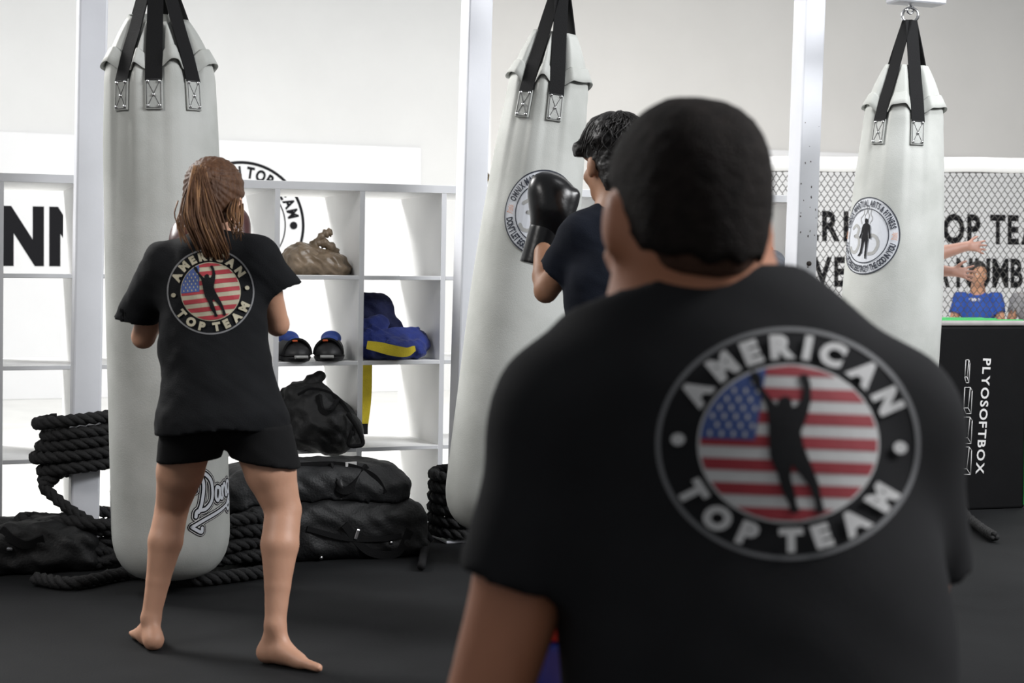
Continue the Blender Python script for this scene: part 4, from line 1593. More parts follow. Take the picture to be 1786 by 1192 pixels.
def roundel(Mw, Mline, Mcloth):
    ri = 0.665
    layers = []
    reds, whites, blues, stars = [], [], [], []
    per = 0.31 * ri / 0.7 * 1.0
    def uc(v):
        return (-0.20 - 0.10 * (0.70 - v)) * ri / 0.7
    vb = 0.03 * ri
    edges = [(0.945 - 0.157 * i) * ri for i in range(-1, 14)]
    def strip(v0, v1, x0f, x1f, dest):
        v0, v1 = max(v0, -ri * 0.999), min(v1, ri * 0.999)
        if v1 - v0 < 1e-4:
            return
        nr_ = 3
        V, Fc = [], []
        nc = 10
        for i in range(nr_ + 1):
            v = v0 + (v1 - v0) * i / nr_
            h = math.sqrt(max(0, ri * ri - v * v))
            x0, x1 = max(-h, x0f(v)), min(h, x1f(v))
            if x1 < x0:
                x0 = x1 = min(max(x0, -h), h)
            for j in range(nc + 1):
                V.append((x0 + (x1 - x0) * j / nc, v))
        for i in range(nr_):
            for j in range(nc):
                a = i * (nc + 1) + j
                Fc.append((a, a + 1, a + nc + 2, a + nc + 1))
        dest.append((V, Fc))
    for i in range(13):
        c = (0.945 - 0.1545 * i * 1.0) * ri
        v1, v0 = c + 0.0772 * ri, c - 0.0772 * ri
        dest = reds if i % 2 == 0 else whites
        if v0 >= vb - 1e-6:
            strip(v0, v1, uc, lambda v: 2, dest)
        elif v1 > vb:
            strip(vb, v1, uc, lambda v: 2, dest)
            strip(v0, vb, lambda v: -2, lambda v: 2, dest)
        else:
            strip(v0, v1, lambda v: -2, lambda v: 2, dest)
    for q in np.linspace(vb, ri, 8)[:-1]:
        strip(q, q + (ri - vb) / 7, lambda v: -2, uc, blues)
    for r_ in range(8):
        v = vb + 0.045 + r_ * 0.074
        for c_ in range(9):
            u = -0.60 + c_ * 0.088 + (0.044 if r_ % 2 else 0) + 0.09 * (v - vb)
            if u * u + v * v < (ri - 0.035) ** 2 and u < uc(v) - 0.02:
                stars.append(disc2d((u, v), 0.013, 6, 0.026))
    sil = [((x - 685) / 405 * ri, (585 - y) / 365 * ri) for x, y in SIL_PX]
    layers.append((*ring2d(0.965, 1.0, 96), Mline))
    layers.append((*ring2d(ri - 0.004, ri + 0.02, 72), Mw))
    layers += [(*merge2d(whites), Mw), (*merge2d(reds), M_red), (*merge2d(blues), M_blue)]
    layers.append((*merge2d(stars), Mw))
    layers.append((*poly2d(sil), Mcloth))
    layers.append((*merge2d([text_arc('AMERICAN', 0.735, 160, 20, 0.185, 1.0, 0.07, gap=0.16), text_arc('TOP TEAM', 0.735, 205, 337, 0.185, 1.0, 0.07, gap=0.16, inner=True),
                             disc2d((-0.83, 0.0), 0.052), disc2d((0.83, 0.0), 0.052)]), Mw))
    return layers


def boxing_glove(wr, d, pn, th, m, parent, size=1.0, cuff_len=0.11, h=0.006):
    """glove on the hand: mitt, thumb and cuff"""
    d, th = Vector(d).normalized(), Vector(th).normalized()
    pn = d.cross(th).normalized() if pn is None else Vector(pn).normalized()
    R = np.array(((th.x, d.x, pn.x), (th.y, d.y, pn.y), (th.z, d.z, pn.z)), dtype=np.float32)
    z = size
    s = Sdf()
    s.ell(wr + d * 0.105 * z, (0.066 * z, 0.092 * z, 0.058 * z), R, 0.02)
    s.ell(wr + d * 0.145 * z + pn * 0.022 * z, (0.064 * z, 0.058 * z, 0.056 * z), R, 0.025)
    s.cone(wr + d * 0.03 * z, wr + d * 0.09 * z, 0.046 * z, 0.055 * z, 0.02)
    t0 = wr + th * 0.055 * z + d * 0.055 * z + pn * 0.015 * z
    s.cone(t0, t0 + d * 0.075 * z + pn * 0.02 * z - th * 0.004 * z, 0.026 * z, 0.024 * z, 0.006)
    g = isobj('boxing_glove', s, *bounds([wr - d * 0.02, wr + d * 0.2 * z, t0], 0.12), h, m, parent)
    cs_ = Sdf().cone(wr - d * cuff_len * z, wr + d * 0.03 * z, 0.053 * z, 0.048 * z)
    cf_ = cut(cs_, wr - d * cuff_len * 0.9 * z, -d)
    v, q = [], []
    isobj('glove_cuff', cf_, *bounds([wr - d * cuff_len, wr + d * 0.05], 0.07), h, m, g)
    return g


# ------------------------------------------------------------------ the coach, kneeling in the foreground
DC = 1.69
cj = dict(head=W(1193, 371, 1.71), neck=W(1205, 545, 1.71), chest=W(1275, 830, 1.70), belly=W(1322, 1130, 1.66), pelvis=W(1335, 1470, 1.60),
          shL=W(992, 734, 1.68), shR=W(1535, 742, 1.72), elL=W(826, 1300, 1.62), elR=W(1605, 1120, 1.86), wrL=W(975, 1290, 1.95), wrR=W(1380, 1160, 2.05))
fC = Vector((-0.10, 1, -0.12)).normalized()
person1 = empty('person', Vector((cj['pelvis'].x, cj['pelvis'].y, 0)), 'person kneeling with back to camera in black roundel T-shirt, cropped dark hair, close in front', 'person')
sb = Sdf()
hfront = Vector((-0.25, 1, -0.20)).normalized()
at1, RH1 = head_sdf(sb, cj['head'], hfront, Vector((0.03, 0.18, 1)), 1.06, lerp(cj['neck'], cj['chest'], 0.12), 0.072, (0.022, 0.082))
sb.cone(cj['neck'], lerp(cj['neck'], cj['chest'], 0.5), 0.075, 0.12, 0.04)
sb.cone(lerp(cj['neck'], cj['chest'], 0.7), cj['pelvis'], 0.165, 0.165, 0.05, flat=(fC, 0.68))
for s_ in ('L', 'R'):
    sb.cone(lerp(cj['neck'], cj['sh' + s_], 0.15) - vz * 0.02, cj['sh' + s_], 0.045, 0.06, 0.02)
    arm_sdf(sb, cj['sh' + s_], cj['el' + s_], cj['wr' + s_], 1.08)
hand_sdf(sb, cj['wrL'], Vector((0.25, 0.5, 0.6)), Vector((0.2, 0.9, -0.3)), Vector((0.9, 0, -0.2)), 1.0, 0.9)
hand_sdf(sb, cj['wrR'], Vector((-0.25, 0.5, 0.6)), Vector((-0.2, 0.9, -0.3)), Vector((-0.9, 0, -0.2)), 1.0, 0.9)
hz = cj['pelvis']
for sx, nm in ((-1, 'L'), (1, 'R')):
    hip = hz + Vector((sx * 0.10, 0, -0.03))
    kn = Vector((hz.x + sx * 0.16, hz.y + 0.20, 0.062))
    an = Vector((hz.x + sx * 0.13, hz.y - 0.20, 0.05))
    leg_sdf(sb, hip, kn, an, 1.15, Vector((0, 0, 1)))
    foot_sdf(sb, an, an + Vector((0, -0.03, 0.03)), an + Vector((0, -0.16, -0.012)), an + Vector((0, -0.12, -0.04)), Vector((sx, 0, 0)))
allp = list(cj.values()) + [Vector((hz.x, hz.y + .3, 0)), Vector((hz.x, hz.y - .4, 0))]
isobj('body', sb, *bounds(allp, 0.16), 0.010, M_skin_c, person1)
eyes(at1, person1, 1.06)
# cropped hair
hs = Sdf().ell(at1(0, -0.010, 0.024), (0.0785 * 1.06, 0.105 * 1.06, 0.089 * 1.06), RH1)
for sx in (-1, 1):
    hs.ell(at1(sx * 0.022, -0.012, 0.029), (0.051 * 1.06, 0.094 * 1.06, 0.076 * 1.06), RH1, 0.02)
hs.ell(at1(0, -0.045, -0.03), (0.067 * 1.06, 0.066 * 1.06, 0.080 * 1.06), RH1, 0.03)
def hair1(P):
    d = hs(P) + folds(P, 0.0012, 160.0)
    Q = (P - V3(cj['head'])) @ RH1
    y, z = Q[:, 1], Q[:, 2]
    lim = np.where(z > 0.055, 0.115, np.where(z > 0.03, 0.06, -0.02 - 0.0 * z))
    d = np.maximum(d, y - np.interp(z, [-0.12, -0.03, 0.02, 0.05, 0.075, 0.1], [-0.05, -0.035, 0.0, 0.055, 0.095, 0.11]))
    return np.maximum(d, -0.069 - 0.008 * np.cos(Q[:, 0] * 40) + 0.003 * np.sin(Q[:, 0] * 170) - z)
def fade1(P):
    d = hs(P) + 0.0055
    Q = (P - V3(cj['head'])) @ RH1
    y, z = Q[:, 1], Q[:, 2]
    d = np.maximum(d, y - np.interp(z, [-0.12, -0.03, 0.02, 0.05, 0.075, 0.1], [-0.05, -0.028, 0.006, 0.058, 0.095, 0.11]))
    return np.maximum(d, -0.084 - 0.006 * np.cos(Q[:, 0] * 40) - z)
isobj('nape_stubble', fade1, cj['head'] - Vector((.16, .18, .18)), cj['head'] + Vector((.16, .18, .18)), 0.006, M_fade, person1)
isobj('hair', hair1, cj['head'] - Vector((.16, .18, .18)), cj['head'] + Vector((.16, .18, .18)), 0.006, M_hair_c, person1)
# T-shirt
def shirt_core(P):
    return tsh(P)
tsh = Sdf()
tsh.cone(lerp(cj['neck'], cj['chest'], 0.05) - Vector((0.008, 0, 0)), lerp(cj['neck'], cj['chest'], 0.45) - Vector((0.022, 0, 0)), 0.082, 0.122, 0.035, flat=(fC, 0.85))
tsh.cone(lerp(cj['neck'], cj['chest'], 0.55), cj['chest'], 0.175, 0.205, 0.06, flat=(fC, 0.70))
tsh.cone(cj['chest'], cj['belly'], 0.205, 0.200, 0.05, flat=(fC, 0.72))
tsh.cone(cj['belly'], cj['pelvis'], 0.200, 0.205, 0.05, flat=(fC, 0.75))
for s_ in ('L', 'R'):
    tsh.cone(lerp(cj['neck'], cj['sh' + s_], 0.08), cj['sh' + s_] if True else 0, 0.066 if s_ == 'L' else 0.052, 0.078, 0.06)
slL = sleeve(cj['shL'], lerp(cj['shL'], cj['elL'], 0.50), 0.080, 0.066, Vector((-0.27, 0, -1)))
slR = sleeve(cj['shR'], lerp(cj['shR'], cj['elR'], 0.62), 0.084, 0.070, Vector((0.1, 0.3, -1)))
f_sh = union([tsh, slL, slR], 0.035)
nk = W(1190, 492, 1.66)
def tee1(P):
    d = f_sh(P) + folds(P, 0.0035, 13.0, 0.7)
    d = np.maximum(d, (P - V3(nk)) @ V3(Vector((-0.22, 0.25, 1.0)).normalized()))
    return np.maximum(d, V3(cj['pelvis'])[2] - 0.10 - P[:, 2])
tee = isobj('tshirt', tee1, *bounds([cj['neck'], cj['shL'], cj['shR'], cj['pelvis'], lerp(cj['shL'], cj['elL'], 0.6), lerp(cj['shR'], cj['elR'], 0.7)], 0.24), 0.009, M_tee, person1)
decal('roundel', roundel(M_white, M_greyln, M_tee), px_map(bvh_of(tee), 1374, 775, 230, 203, math.radians(-2.5)), tee, step=0.09, lift=0.0012, dl=0.0005)
# shorts
sho = Sdf().cone(cj['pelvis'] + vz * 0.02, cj['pelvis'] - vz * 0.05, 0.185, 0.17, 0.04, flat=(fC, 0.78))
for sx in (-1, 1):
    hip = hz + Vector((sx * 0.10, 0, -0.03)); kn = Vector((hz.x + sx * 0.16, hz.y + 0.20, 0.062))
    sho.cone(hip, lerp(hip, kn, 0.75), 0.115, 0.10, 0.03)
isobj('shorts', lambda P: np.maximum(np.maximum(sho(P) + folds(P, 0.003, 15), P[:, 2] - hz.z - 0.04), 0.085 - P[:, 2]), hz - Vector((.36, .3, .5)), hz + Vector((.36, .42, .1)), 0.010, M_short, person1)
# the padded target he holds in the left hand
pc = W(985, 1235, 1.99)
mt = empty('focus_mitt', pc, 'blue and red padded mitt in the left hand of the kneeling coach', 'mitt')
RM = axes(Vector((0.1, 1, 0.15)))
mf = rbox(pc, (0.105, 0.035, 0.16), RM, 0.034)
ztp = W(950, 1116, 1.96).z
isobj('pad', lambda P: np.maximum(mf(P), P[:, 2] - ztp), pc - Vector((.16, .12, .24)), pc + Vector((.16, .12, .24)), 0.006, M_mitt, mt)
isobj('top_band', lambda P: np.maximum(mf(P), ztp + 0.001 - P[:, 2]), pc - Vector((.16, .12, .24)), pc + Vector((.16, .12, .24)), 0.006, M_mittr, mt)
ribbon('edge_piping', [pc + Vector(RM[:, 0]) * (0.107 * math.cos(x)) + Vector(RM[:, 2]) * (0.15 * math.sin(x)) - Vector(RM[:, 1]) * 0.02 for x in np.linspace(2.4, 4.4, 14)], Vector(RM[:, 1]), 0.012, 0.006, M_paleink, mt)

# ------------------------------------------------------------------ the girl at the left bag
gj = dict(head=W(374, 351, 4.54), neck=W(372, 428, 4.50), chest=W(372, 520, 4.52), belly=W(376, 640, 4.50), pelvis=W(388, 715, 4.48),
          shL=W(290, 464, 4.54), shR=W(449, 453, 4.50), elL=W(250, 588, 4.66), elR=W(484, 566, 4.62), wrL=W(315, 470, 4.86), wrR=W(416, 458, 4.82),
          hpL=W(332, 745, 4.48), hpR=W(445, 742, 4.46), knL=W(300, 886, 4.62), knR=W(494, 890, 4.46))
heL = floor_at(268, 1134); heL = Vector((heL.x, heL.y, 0.028))
tdL = floor_at(226, 1112)
dl_ = (Vector((tdL.x, tdL.y, 0)) - Vector((heL.x, heL.y, 0))).normalized()
dl_ = Vector((-0.42, 0.9, 0)).normalized()
gj['anL'] = heL + vz * 0.058 + dl_ * 0.035
blR = floor_at(524, 1166); blR = Vector((blR.x, blR.y, 0.020))
heR = W(466, 1138, 4.40)
gj['anR'] = W(480, 1090, 4.385)
fG = Vector((0.0, 1, 0)).normalized()
person2 = empty('person', Vector((gj['pelvis'].x, gj['pelvis'].y, 0)), 'barefoot person with brown ponytail in black roundel T-shirt and shorts, facing the left bag', 'person')
sg = Sdf()
hfg = Vector((0.10, 1, -0.22)).normalized()
at2, RH2 = head_sdf(sg, gj['head'], hfg, Vector((0.04, 0.2, 1)), 0.96, lerp(gj['neck'], gj['chest'], 0.2), 0.047)
sg.cone(gj['neck'], gj['chest'], 0.07, 0.10, 0.04)
sg.cone(gj['chest'], gj['belly'], 0.125, 0.105, 0.04, flat=(fG, 0.7))
sg.cone(gj['belly'], W(388, 688, 4.48), 0.105, 0.118, 0.04, flat=(fG, 0.75))
for s_ in ('L', 'R'):
    sg.cone(lerp(gj['neck'], gj['sh' + s_], 0.2), gj['sh' + s_], 0.045, 0.05, 0.03)
    arm_sdf(sg, gj['sh' + s_], gj['el' + s_], gj['wr' + s_], 0.90)
    d_ = (gj['wr' + s_] - gj['el' + s_]).normalized()
    hand_sdf(sg, gj['wr' + s_], d_, Vector((0, 1, -0.3)), Vector((1 if s_ == 'L' else -1, 0, 0)), 0.85, 1.3)
    leg_sdf(sg, gj['hp' + s_], gj['kn' + s_], gj['an' + s_], 0.96 if s_ == 'L' else 1.02, Vector((0.15 if s_ == 'L' else -0.1, -1, 0)))
foot_sdf(sg, gj['anL'], heL, heL + dl_ * 0.135 - vz * 0.008, heL + dl_ * 0.20 - vz * 0.016, Vector((dl_.y, -dl_.x, 0)), 0.92)
tdR = Vector((0.78, -0.50, 0)).normalized()
foot_sdf(sg, gj['anR'], heR, blR + vz * 0.0 - tdR * 0.01, blR + tdR * 0.046 - vz * 0.006, Vector((-tdR.y * -1, tdR.x, 0)) * -1, 0.95)
isobj('body', lambda P: np.maximum(sg(P), 0.0005 - P[:, 2]), *bounds(list(gj.values()) + [heL, blR, heL + dl_ * 0.2, blR + tdR * 0.08], 0.14), 0.0075, M_skin_g, person2)
eyes(at2, person2, 0.96)
# T-shirt: loose, hem half way down the hips
tg = Sdf()
tg.cone(lerp(gj['neck'], gj['chest'], 0.15), gj['chest'], 0.078, 0.135, 0.05, flat=(fG, 0.80))
tg.cone(gj['chest'], W(372, 600, 4.50), 0.150, 0.143, 0.05, flat=(fG, 0.72))
tg.cone(W(372, 600, 4.50), W(388, 745, 4.47), 0.143, 0.192, 0.05, flat=(fG, 0.74))
for s_ in ('L', 'R'):
    tg.cone(lerp(gj['neck'], gj['sh' + s_], 0.12) - vz * 0.005, gj['sh' + s_], 0.060, 0.062, 0.05)
egL, egR = W(236, 560, 4.62), W(490, 508, 4.56)
sgL = sleeve(gj['shL'], egL, 0.066, 0.060, Vector((-0.15, 0.2, -1)), 0.007)
sgR = sleeve(gj['shR'], egR, 0.066, 0.060, Vector((0.45, 0.1, -1)), 0.007)
ftg = union([tg, sgL, sgR], 0.035)
nkg = W(372, 398, 4.44)
hemz = W(265, 752, 4.45).z
def tee2(P):
    d = ftg(P) + folds(P, 0.0050, 17.0, 2.2) + folds(P, 0.0022, 42.0, 0.3)
    d = np.maximum(d, (P - V3(nkg)) @ V3(Vector((0, 0.3, 1.0)).normalized()))
    return np.maximum(d, hemz + 0.012 * np.sin(P[:, 0] * 14) - P[:, 2])
tg_o = isobj('tshirt', tee2, *bounds([gj['neck'], egL, egR, W(384, 760, 4.47)], 0.22), 0.007, M_teeg, person2)
decal('roundel', roundel(M_cream, M_greyln, M_teeg), px_map(bvh_of(tg_o), 367.5, 509, 76, 75, math.radians(6)), tg_o, step=0.09, lift=0.0012, dl=0.0006)
# fitted shorts
ss = Sdf()
ss.cone(W(386, 660, 4.48), W(388, 692, 4.47), 0.135, 0.150, 0.04, flat=(fG, 0.78))
for s_ in ('L', 'R'):
    ss.cone(gj['hp' + s_] + Vector((0.012 if s_ == 'L' else -0.0, 0, 0)), gj['kn' + s_] + Vector((0.018 if s_ == 'L' else 0, 0, 0)), 0.100, 0.070 if s_ == 'L' else 0.078, 0.015)
eL, eR = W(318, 806, 4.5), W(466, 808, 4.46)
def shorts2(P):
    d = ss(P) + folds(P, 0.002, 30.0, 1.0)
    side = (P - V3(W(387, 760, 4.48)))[:, 0] < 0
    cl_ = (P - V3(eL)) @ V3(Vector((0.10, 0, -1)).normalized())
    cr_ = (P - V3(eR)) @ V3(Vector((-0.16, 0, -1)).normalized())
    d = np.maximum(d, np.where(side, cl_, cr_))
    return np.maximum(d, P[:, 2] - hemz - 0.02)
isobj('shorts', shorts2, *bounds([W(250, 690, 4.48), W(530, 690, 4.48), W(390, 830, 4.48)], 0.14), 0.007, M_short, person2)
# hair: cap and ponytail
hs2 = Sdf().ell(at2(0, -0.010, 0.034), (0.088 * .96, 0.108 * .96, 0.098 * .96), RH2).ell(at2(0, -0.050, -0.03), (0.068 * .96, 0.068 * .96, 0.085 * .96), RH2, 0.04)
tie = at2(-0.012, -0.112, 0.055)
def hair2(P):
    d = smin(hs2(P), Sdf().cone(at2(-0.01, -0.07, 0.05), tie, 0.05, 0.020)(P), 0.03)
    Q = (P - V3(tie))
    ang = np.arctan2(Q[:, 0], Q[:, 2])
    d = d + 0.0016 * np.sin(ang * 34 + 3 * np.sin(ang * 5)) + 0.0008 * np.sin(ang * 71)
    Q = (P - V3(gj['head'])) @ RH2
    d = np.maximum(d, Q[:, 1] - np.interp(Q[:, 2], [-0.12, -0.03, 0.02, 0.05, 0.075, 0.1], [-0.045, -0.02, 0.02, 0.06, 0.09, 0.105]))
    return np.maximum(d, -0.098 - Q[:, 2])
isobj('hair', hair2, gj['head'] - Vector((.16, .2, .18)), gj['head'] + Vector((.16, .18, .18)), 0.0045, M_hair_g, person2)
v, f = [], []
tube(v, f, [tie + (RHx) for RHx in [Vector(RH2[:, 0]) * (0.019 * math.cos(x)) + Vector(RH2[:, 2]) * (0.019 * math.sin(x)) for x in np.linspace(0, 2 * math.pi, 17)]], 0.006, 6, cap=False)
meshobj('hair_tie', v, f, M_strap, person2)
rs = np.random.default_rng(3)
for nm, m_, cnt in (('ponytail', M_hair_g, 260), ('ponytail_highlights', M_hair_l, 120)):
    v, f = [], []
    for i in range(cnt):
        a_ = rs.uniform(0, 2 * math.pi); q = rs.uniform(0, 1) ** 0.6
        fan = rs.normal(0, 1)
        ln = rs.uniform(0.75, 1.0)
        ex = 366 + 15 * fan + 16 * ln
        if ex > 395: ex = 395 + (ex - 395) * 0.25
        ex = max(ex, 322)
        ey = 372 + 84 * ln - 2.2 * abs(fan)
        p0 = tie + Vector(RH2[:, 0]) * (0.014 * q * math.cos(a_)) + Vector(RH2[:, 2]) * (0.014 * q * math.sin(a_))
        p1 = tie + Vector((0.022 * math.cos(a_) * q, -0.030 - 0.012 * q, 0.008 * math.sin(a_)))
        p3 = W(ex, ey, 4.335 + rs.uniform(-0.012, 0.012) + 0.0 * ln)
        p2 = lerp(p1, p3, 0.55) + Vector((rs.normal(0, 0.006) - 0.012 + 0.008 * fan, -0.022 + rs.uniform(-.012, .012), 0))
        P_ = spline([p0, p1, p2, p3], 10)
        tube(v, f, P_, [0.0030, .0034, .0034, .0033, .0032, .003, .0027, .0023, .0018, .0007], 4)
    meshobj(nm, v, f, m_, person2)['kind'] = 'stuff'
v, f = [], []
for i in range(26):
    x0_ = rs.uniform(398, 424); y0_ = rs.uniform(345, 385)
    p0 = W(x0_, y0_, 4.46)
    p1 = W(x0_ + rs.uniform(-6, 6), y0_ + 25, 4.40)
    p2 = W(412 + rs.uniform(-6, 15), 405 + rs.uniform(-8, 22), 4.375)
    tube(v, f, spline([p0, p1, p2], 8), [0.0024, .0024, .0022, .002, .0018, .0015, .001, .0005], 4)
for i in range(18):
    x0_ = rs.uniform(310, 330); y0_ = rs.uniform(340, 380)
    tube(v, f, spline([W(x0_, y0_, 4.46), W(x0_ - 6, y0_ + 25, 4.42), W(x0_ + rs.uniform(-6, 10), y0_ + 55, 4.40)], 8), [0.0024, .0024, .0022, .002, .0018, .0015, .001, .0005], 4)
meshobj('loose_strands', v, f, M_hair_l, person2)['kind'] = 'stuff'
for s_, c_ in (('L', (346, 392)), ('R', (402, 380))):
    d_ = (gj['wr' + s_] - gj['el' + s_]).normalized()
    boxing_glove(gj['wr' + s_], d_ * 0.7 + vz * 0.5, None, Vector((1 if s_ == 'L' else -1, 0, 0)), M_gloveg, person2, 0.88)

# ------------------------------------------------------------------ the boxer at the middle bag
bj = dict(head=W(1072, 284, 4.62), neck=W(1080, 375, 4.60), chest=W(1082, 500, 4.60), belly=W(1085, 640, 4.60), pelvis=W(1085, 740, 4.60),
          shL=W(1020, 415, 4.60), shR=W(1150, 405, 4.62), elL=W(952, 508, 4.66), elR=W(1190, 520, 4.72), wrL=W(946, 420, 4.84), wrR=W(1120, 430, 4.95),
          hpL=W(1045, 760, 4.60), hpR=W(1125, 760, 4.60), knL=W(1020, 930, 4.70), knR=W(1150, 930, 4.58))
gb0 = Vector((bj['knL'].x, bj['knL'].y, 0))
person3 = empty('person', Vector((bj['pelvis'].x, bj['pelvis'].y, 0)), 'person in navy T-shirt raising a black boxing glove at the middle bag', 'person')
sx_ = Sdf()
hfb = Vector((-0.42, 1, -0.06)).normalized()
at3, RH3 = head_sdf(sx_, bj['head'], hfb, Vector((0, 0.1, 1)), 1.03, lerp(bj['neck'], bj['chest'], 0.2), 0.052)
fB = Vector((-0.3, 1, 0)).normalized()
sx_.cone(bj['neck'], bj['chest'], 0.07, 0.11, 0.04)
sx_.cone(bj['chest'], bj['belly'], 0.13, 0.115, 0.04, flat=(fB, 0.7))
sx_.cone(bj['belly'], bj['pelvis'], 0.115, 0.13, 0.04, flat=(fB, 0.75))
for s_, dx, dy in (('L', 0.02, 0.0), ('R', 0.02, -0.12)):
    sx_.cone(lerp(bj['neck'], bj['sh' + s_], 0.2), bj['sh' + s_], 0.05, 0.052, 0.03)
    arm_sdf(sx_, bj['sh' + s_], bj['el' + s_], bj['wr' + s_], 0.92)
    hand_sdf(sx_, bj['wr' + s_], (bj['wr' + s_] - bj['el' + s_]), Vector((0.3, 1, 0)), Vector((1 if s_ == 'L' else -1, 0, 0)), 0.9, 1.3)
    kn = bj['kn' + s_]
    an = Vector((kn.x + dx, kn.y + dy, 0.085))
    leg_sdf(sx_, bj['hp' + s_], kn, an, 0.98, Vector((0, -1, 0)))
    fd = Vector((-0.4, 1, 0)).normalized()
    h_ = Vector((an.x, an.y, 0.028)) - fd * 0.03
    foot_sdf(sx_, an, h_, h_ + fd * 0.15 - vz * 0.006, h_ + fd * 0.215 - vz * 0.014, Vector((fd.y if s_ == 'L' else -fd.y, 0.2, 0)), 1.0)
isobj('body', lambda P: np.maximum(sx_(P), 0.0005 - P[:, 2]), *bounds(list(bj.values()) + [gb0 + Vector((0, .25, 0)), Vector((bj['knR'].x, bj['knR'].y - 0.3, 0))], 0.16), 0.009, M_skin_b, person3)
eyes(at3, person3, 1.03)
tb = Sdf()
tb.cone(lerp(bj['neck'], bj['chest'], 0.12), bj['chest'], 0.085, 0.145, 0.05, flat=(fB, 0.80))
tb.cone(bj['chest'], W(1085, 780, 4.60), 0.165, 0.175, 0.05, flat=(fB, 0.74))
for s_ in ('L', 'R'):
    tb.cone(lerp(bj['neck'], bj['sh' + s_], 0.15), bj['sh' + s_], 0.058, 0.068, 0.05)
ebL = lerp(bj['shL'], bj['elL'], 0.70)
ftb = union([tb, sleeve(bj['shL'], ebL, 0.072, 0.066, bj['elL'] - bj['shL'], 0.012, 0), sleeve(bj['shR'], lerp(bj['shR'], bj['elR'], 0.62), 0.070, 0.062, bj['elR'] - bj['shR'], 0.008)], 0.03)
nkb = W(1080, 352, 4.56)
def tee3(P):
    d = ftb(P) + folds(P, 0.0045, 17.0, 5.2) + folds(P, 0.002, 40.0, 1.3)
    d = np.maximum(d, (P - V3(nkb)) @ V3(Vector((0, 0.2, 1.0)).normalized()))
    return np.maximum(d, V3(W(1085, 775, 4.6))[2] - P[:, 2])
isobj('tshirt', tee3, *bounds([bj['neck'], bj['shL'], bj['shR'], ebL, bj['elR'], W(1085, 780, 4.6)], 0.2), 0.0075, M_navy, person3)
s3 = Sdf().cone(W(1085, 720, 4.60), W(1085, 770, 4.60), 0.15, 0.16, 0.04, flat=(fB, 0.78))
for s_ in ('L', 'R'):
    s3.cone(bj['hp' + s_], bj['kn' + s_], 0.11, 0.10, 0.03)
isobj('shorts', lambda P: np.maximum(s3(P) + folds(P, 0.003, 20), np.maximum(P[:, 2] - W(1085, 715, 4.6).z, W(1085, 895, 4.6).z - P[:, 2])), *bounds([W(1085, 720, 4.6), W(1085, 900, 4.6)], 0.28), 0.010, M_short, person3)
hs3 = Sdf().ell(at3(0, -0.008, 0.040), (0.092, 0.112, 0.098), RH3).ell(at3(0, -0.055, -0.03), (0.072, 0.066, 0.080), RH3, 0.03)
for i in range(12):
    th_ = rs.uniform(-2.2, 2.2); ph = rs.uniform(0.1, 1.2)
    d_ = (math.sin(th_) * math.cos(ph), math.cos(th_) * math.cos(ph), math.sin(ph))
    hs3.ell(at3(d_[0] * 0.080, d_[1] * 0.100 - 0.005, 0.043 + d_[2] * 0.085), (0.026, 0.026, 0.018), RH3, 0.025)
v, f = [], []
for i in range(620):
    th0_ = rs.uniform(-math.pi, math.pi)
    lim_ = 1.75 if abs(th0_) < 1.7 else 1.9
    a0_ = rs.uniform(0.05, 1.1)
    a1_ = min(lim_, a0_ + rs.uniform(0.5, 0.9))
    lift_ = rs.uniform(-0.002, 0.008); wv = rs.uniform(-0.35, 0.35); fr_ = rs.uniform(2.5, 5)
    P_ = []
    for q in np.linspace(0, 1, 8):
        a_ = a0_ + (a1_ - a0_) * q
        t_ = th0_ + wv * math.sin(fr_ * q + i) * q + 0.25 * q
        e_ = lift_ + 0.006 * q * (abs(wv) * 2)
        P_.append(at3(math.sin(t_) * math.sin(a_) * (0.092 + e_), math.cos(t_) * math.sin(a_) * (0.112 + e_) - 0.008, 0.040 + math.cos(a_) * (0.098 + e_)))
    tube(v, f, P_, [0.0012, .0020, .0024, .0024, .0022, .0019, .0014, .0006], 4)
meshobj('hair_locks', v, f, M_hair_b, person3)['kind'] = 'stuff'
for (x, y, z) in ((-0.084, 0.066, 0.040), (-0.070, 0.086, 0.042), (-0.045, 0.100, 0.05), (-0.02, 0.105, 0.055), (0.02, 0.105, 0.055), (0.05, 0.095, 0.05), (-0.090, 0.045, 0.036)):
    hs3.ell(at3(x, y, z), (0.017, 0.017, 0.026), RH3, 0.014)
def hair3(P):
    d = hs3(P) + folds(P, 0.003, 95.0, 2.0) + folds(P, 0.0015, 210.0)
    Q = (P - V3(bj['head'])) @ RH3
    d = np.maximum(d, Q[:, 1] - np.interp(Q[:, 2], [-0.12, -0.03, 0.0, 0.012, 0.02, 0.06], [-0.05, -0.028, -0.005, 0.02, 0.11, 0.13]))
    return np.maximum(d, -0.092 - Q[:, 2])
isobj('hair', hair3, bj['head'] - Vector((.19, .19, .18)), bj['head'] + Vector((.19, .19, .2)), 0.005, M_hair_b, person3)
boxing_glove(bj['wrL'], W(966, 335, 4.84) - bj['wrL'], Vector((0.55, 0.85, 0.1)), Vector((0.85, -0.55, 0.15)), M_glove, person3, 1.02, 0.085, 0.005)
boxing_glove(bj['wrR'], (bj['wrR'] - bj['elR']) + vz * 0.12, None, Vector((-1, 0, 0.1)), M_glove, person3, 1.0, 0.11, 0.006)

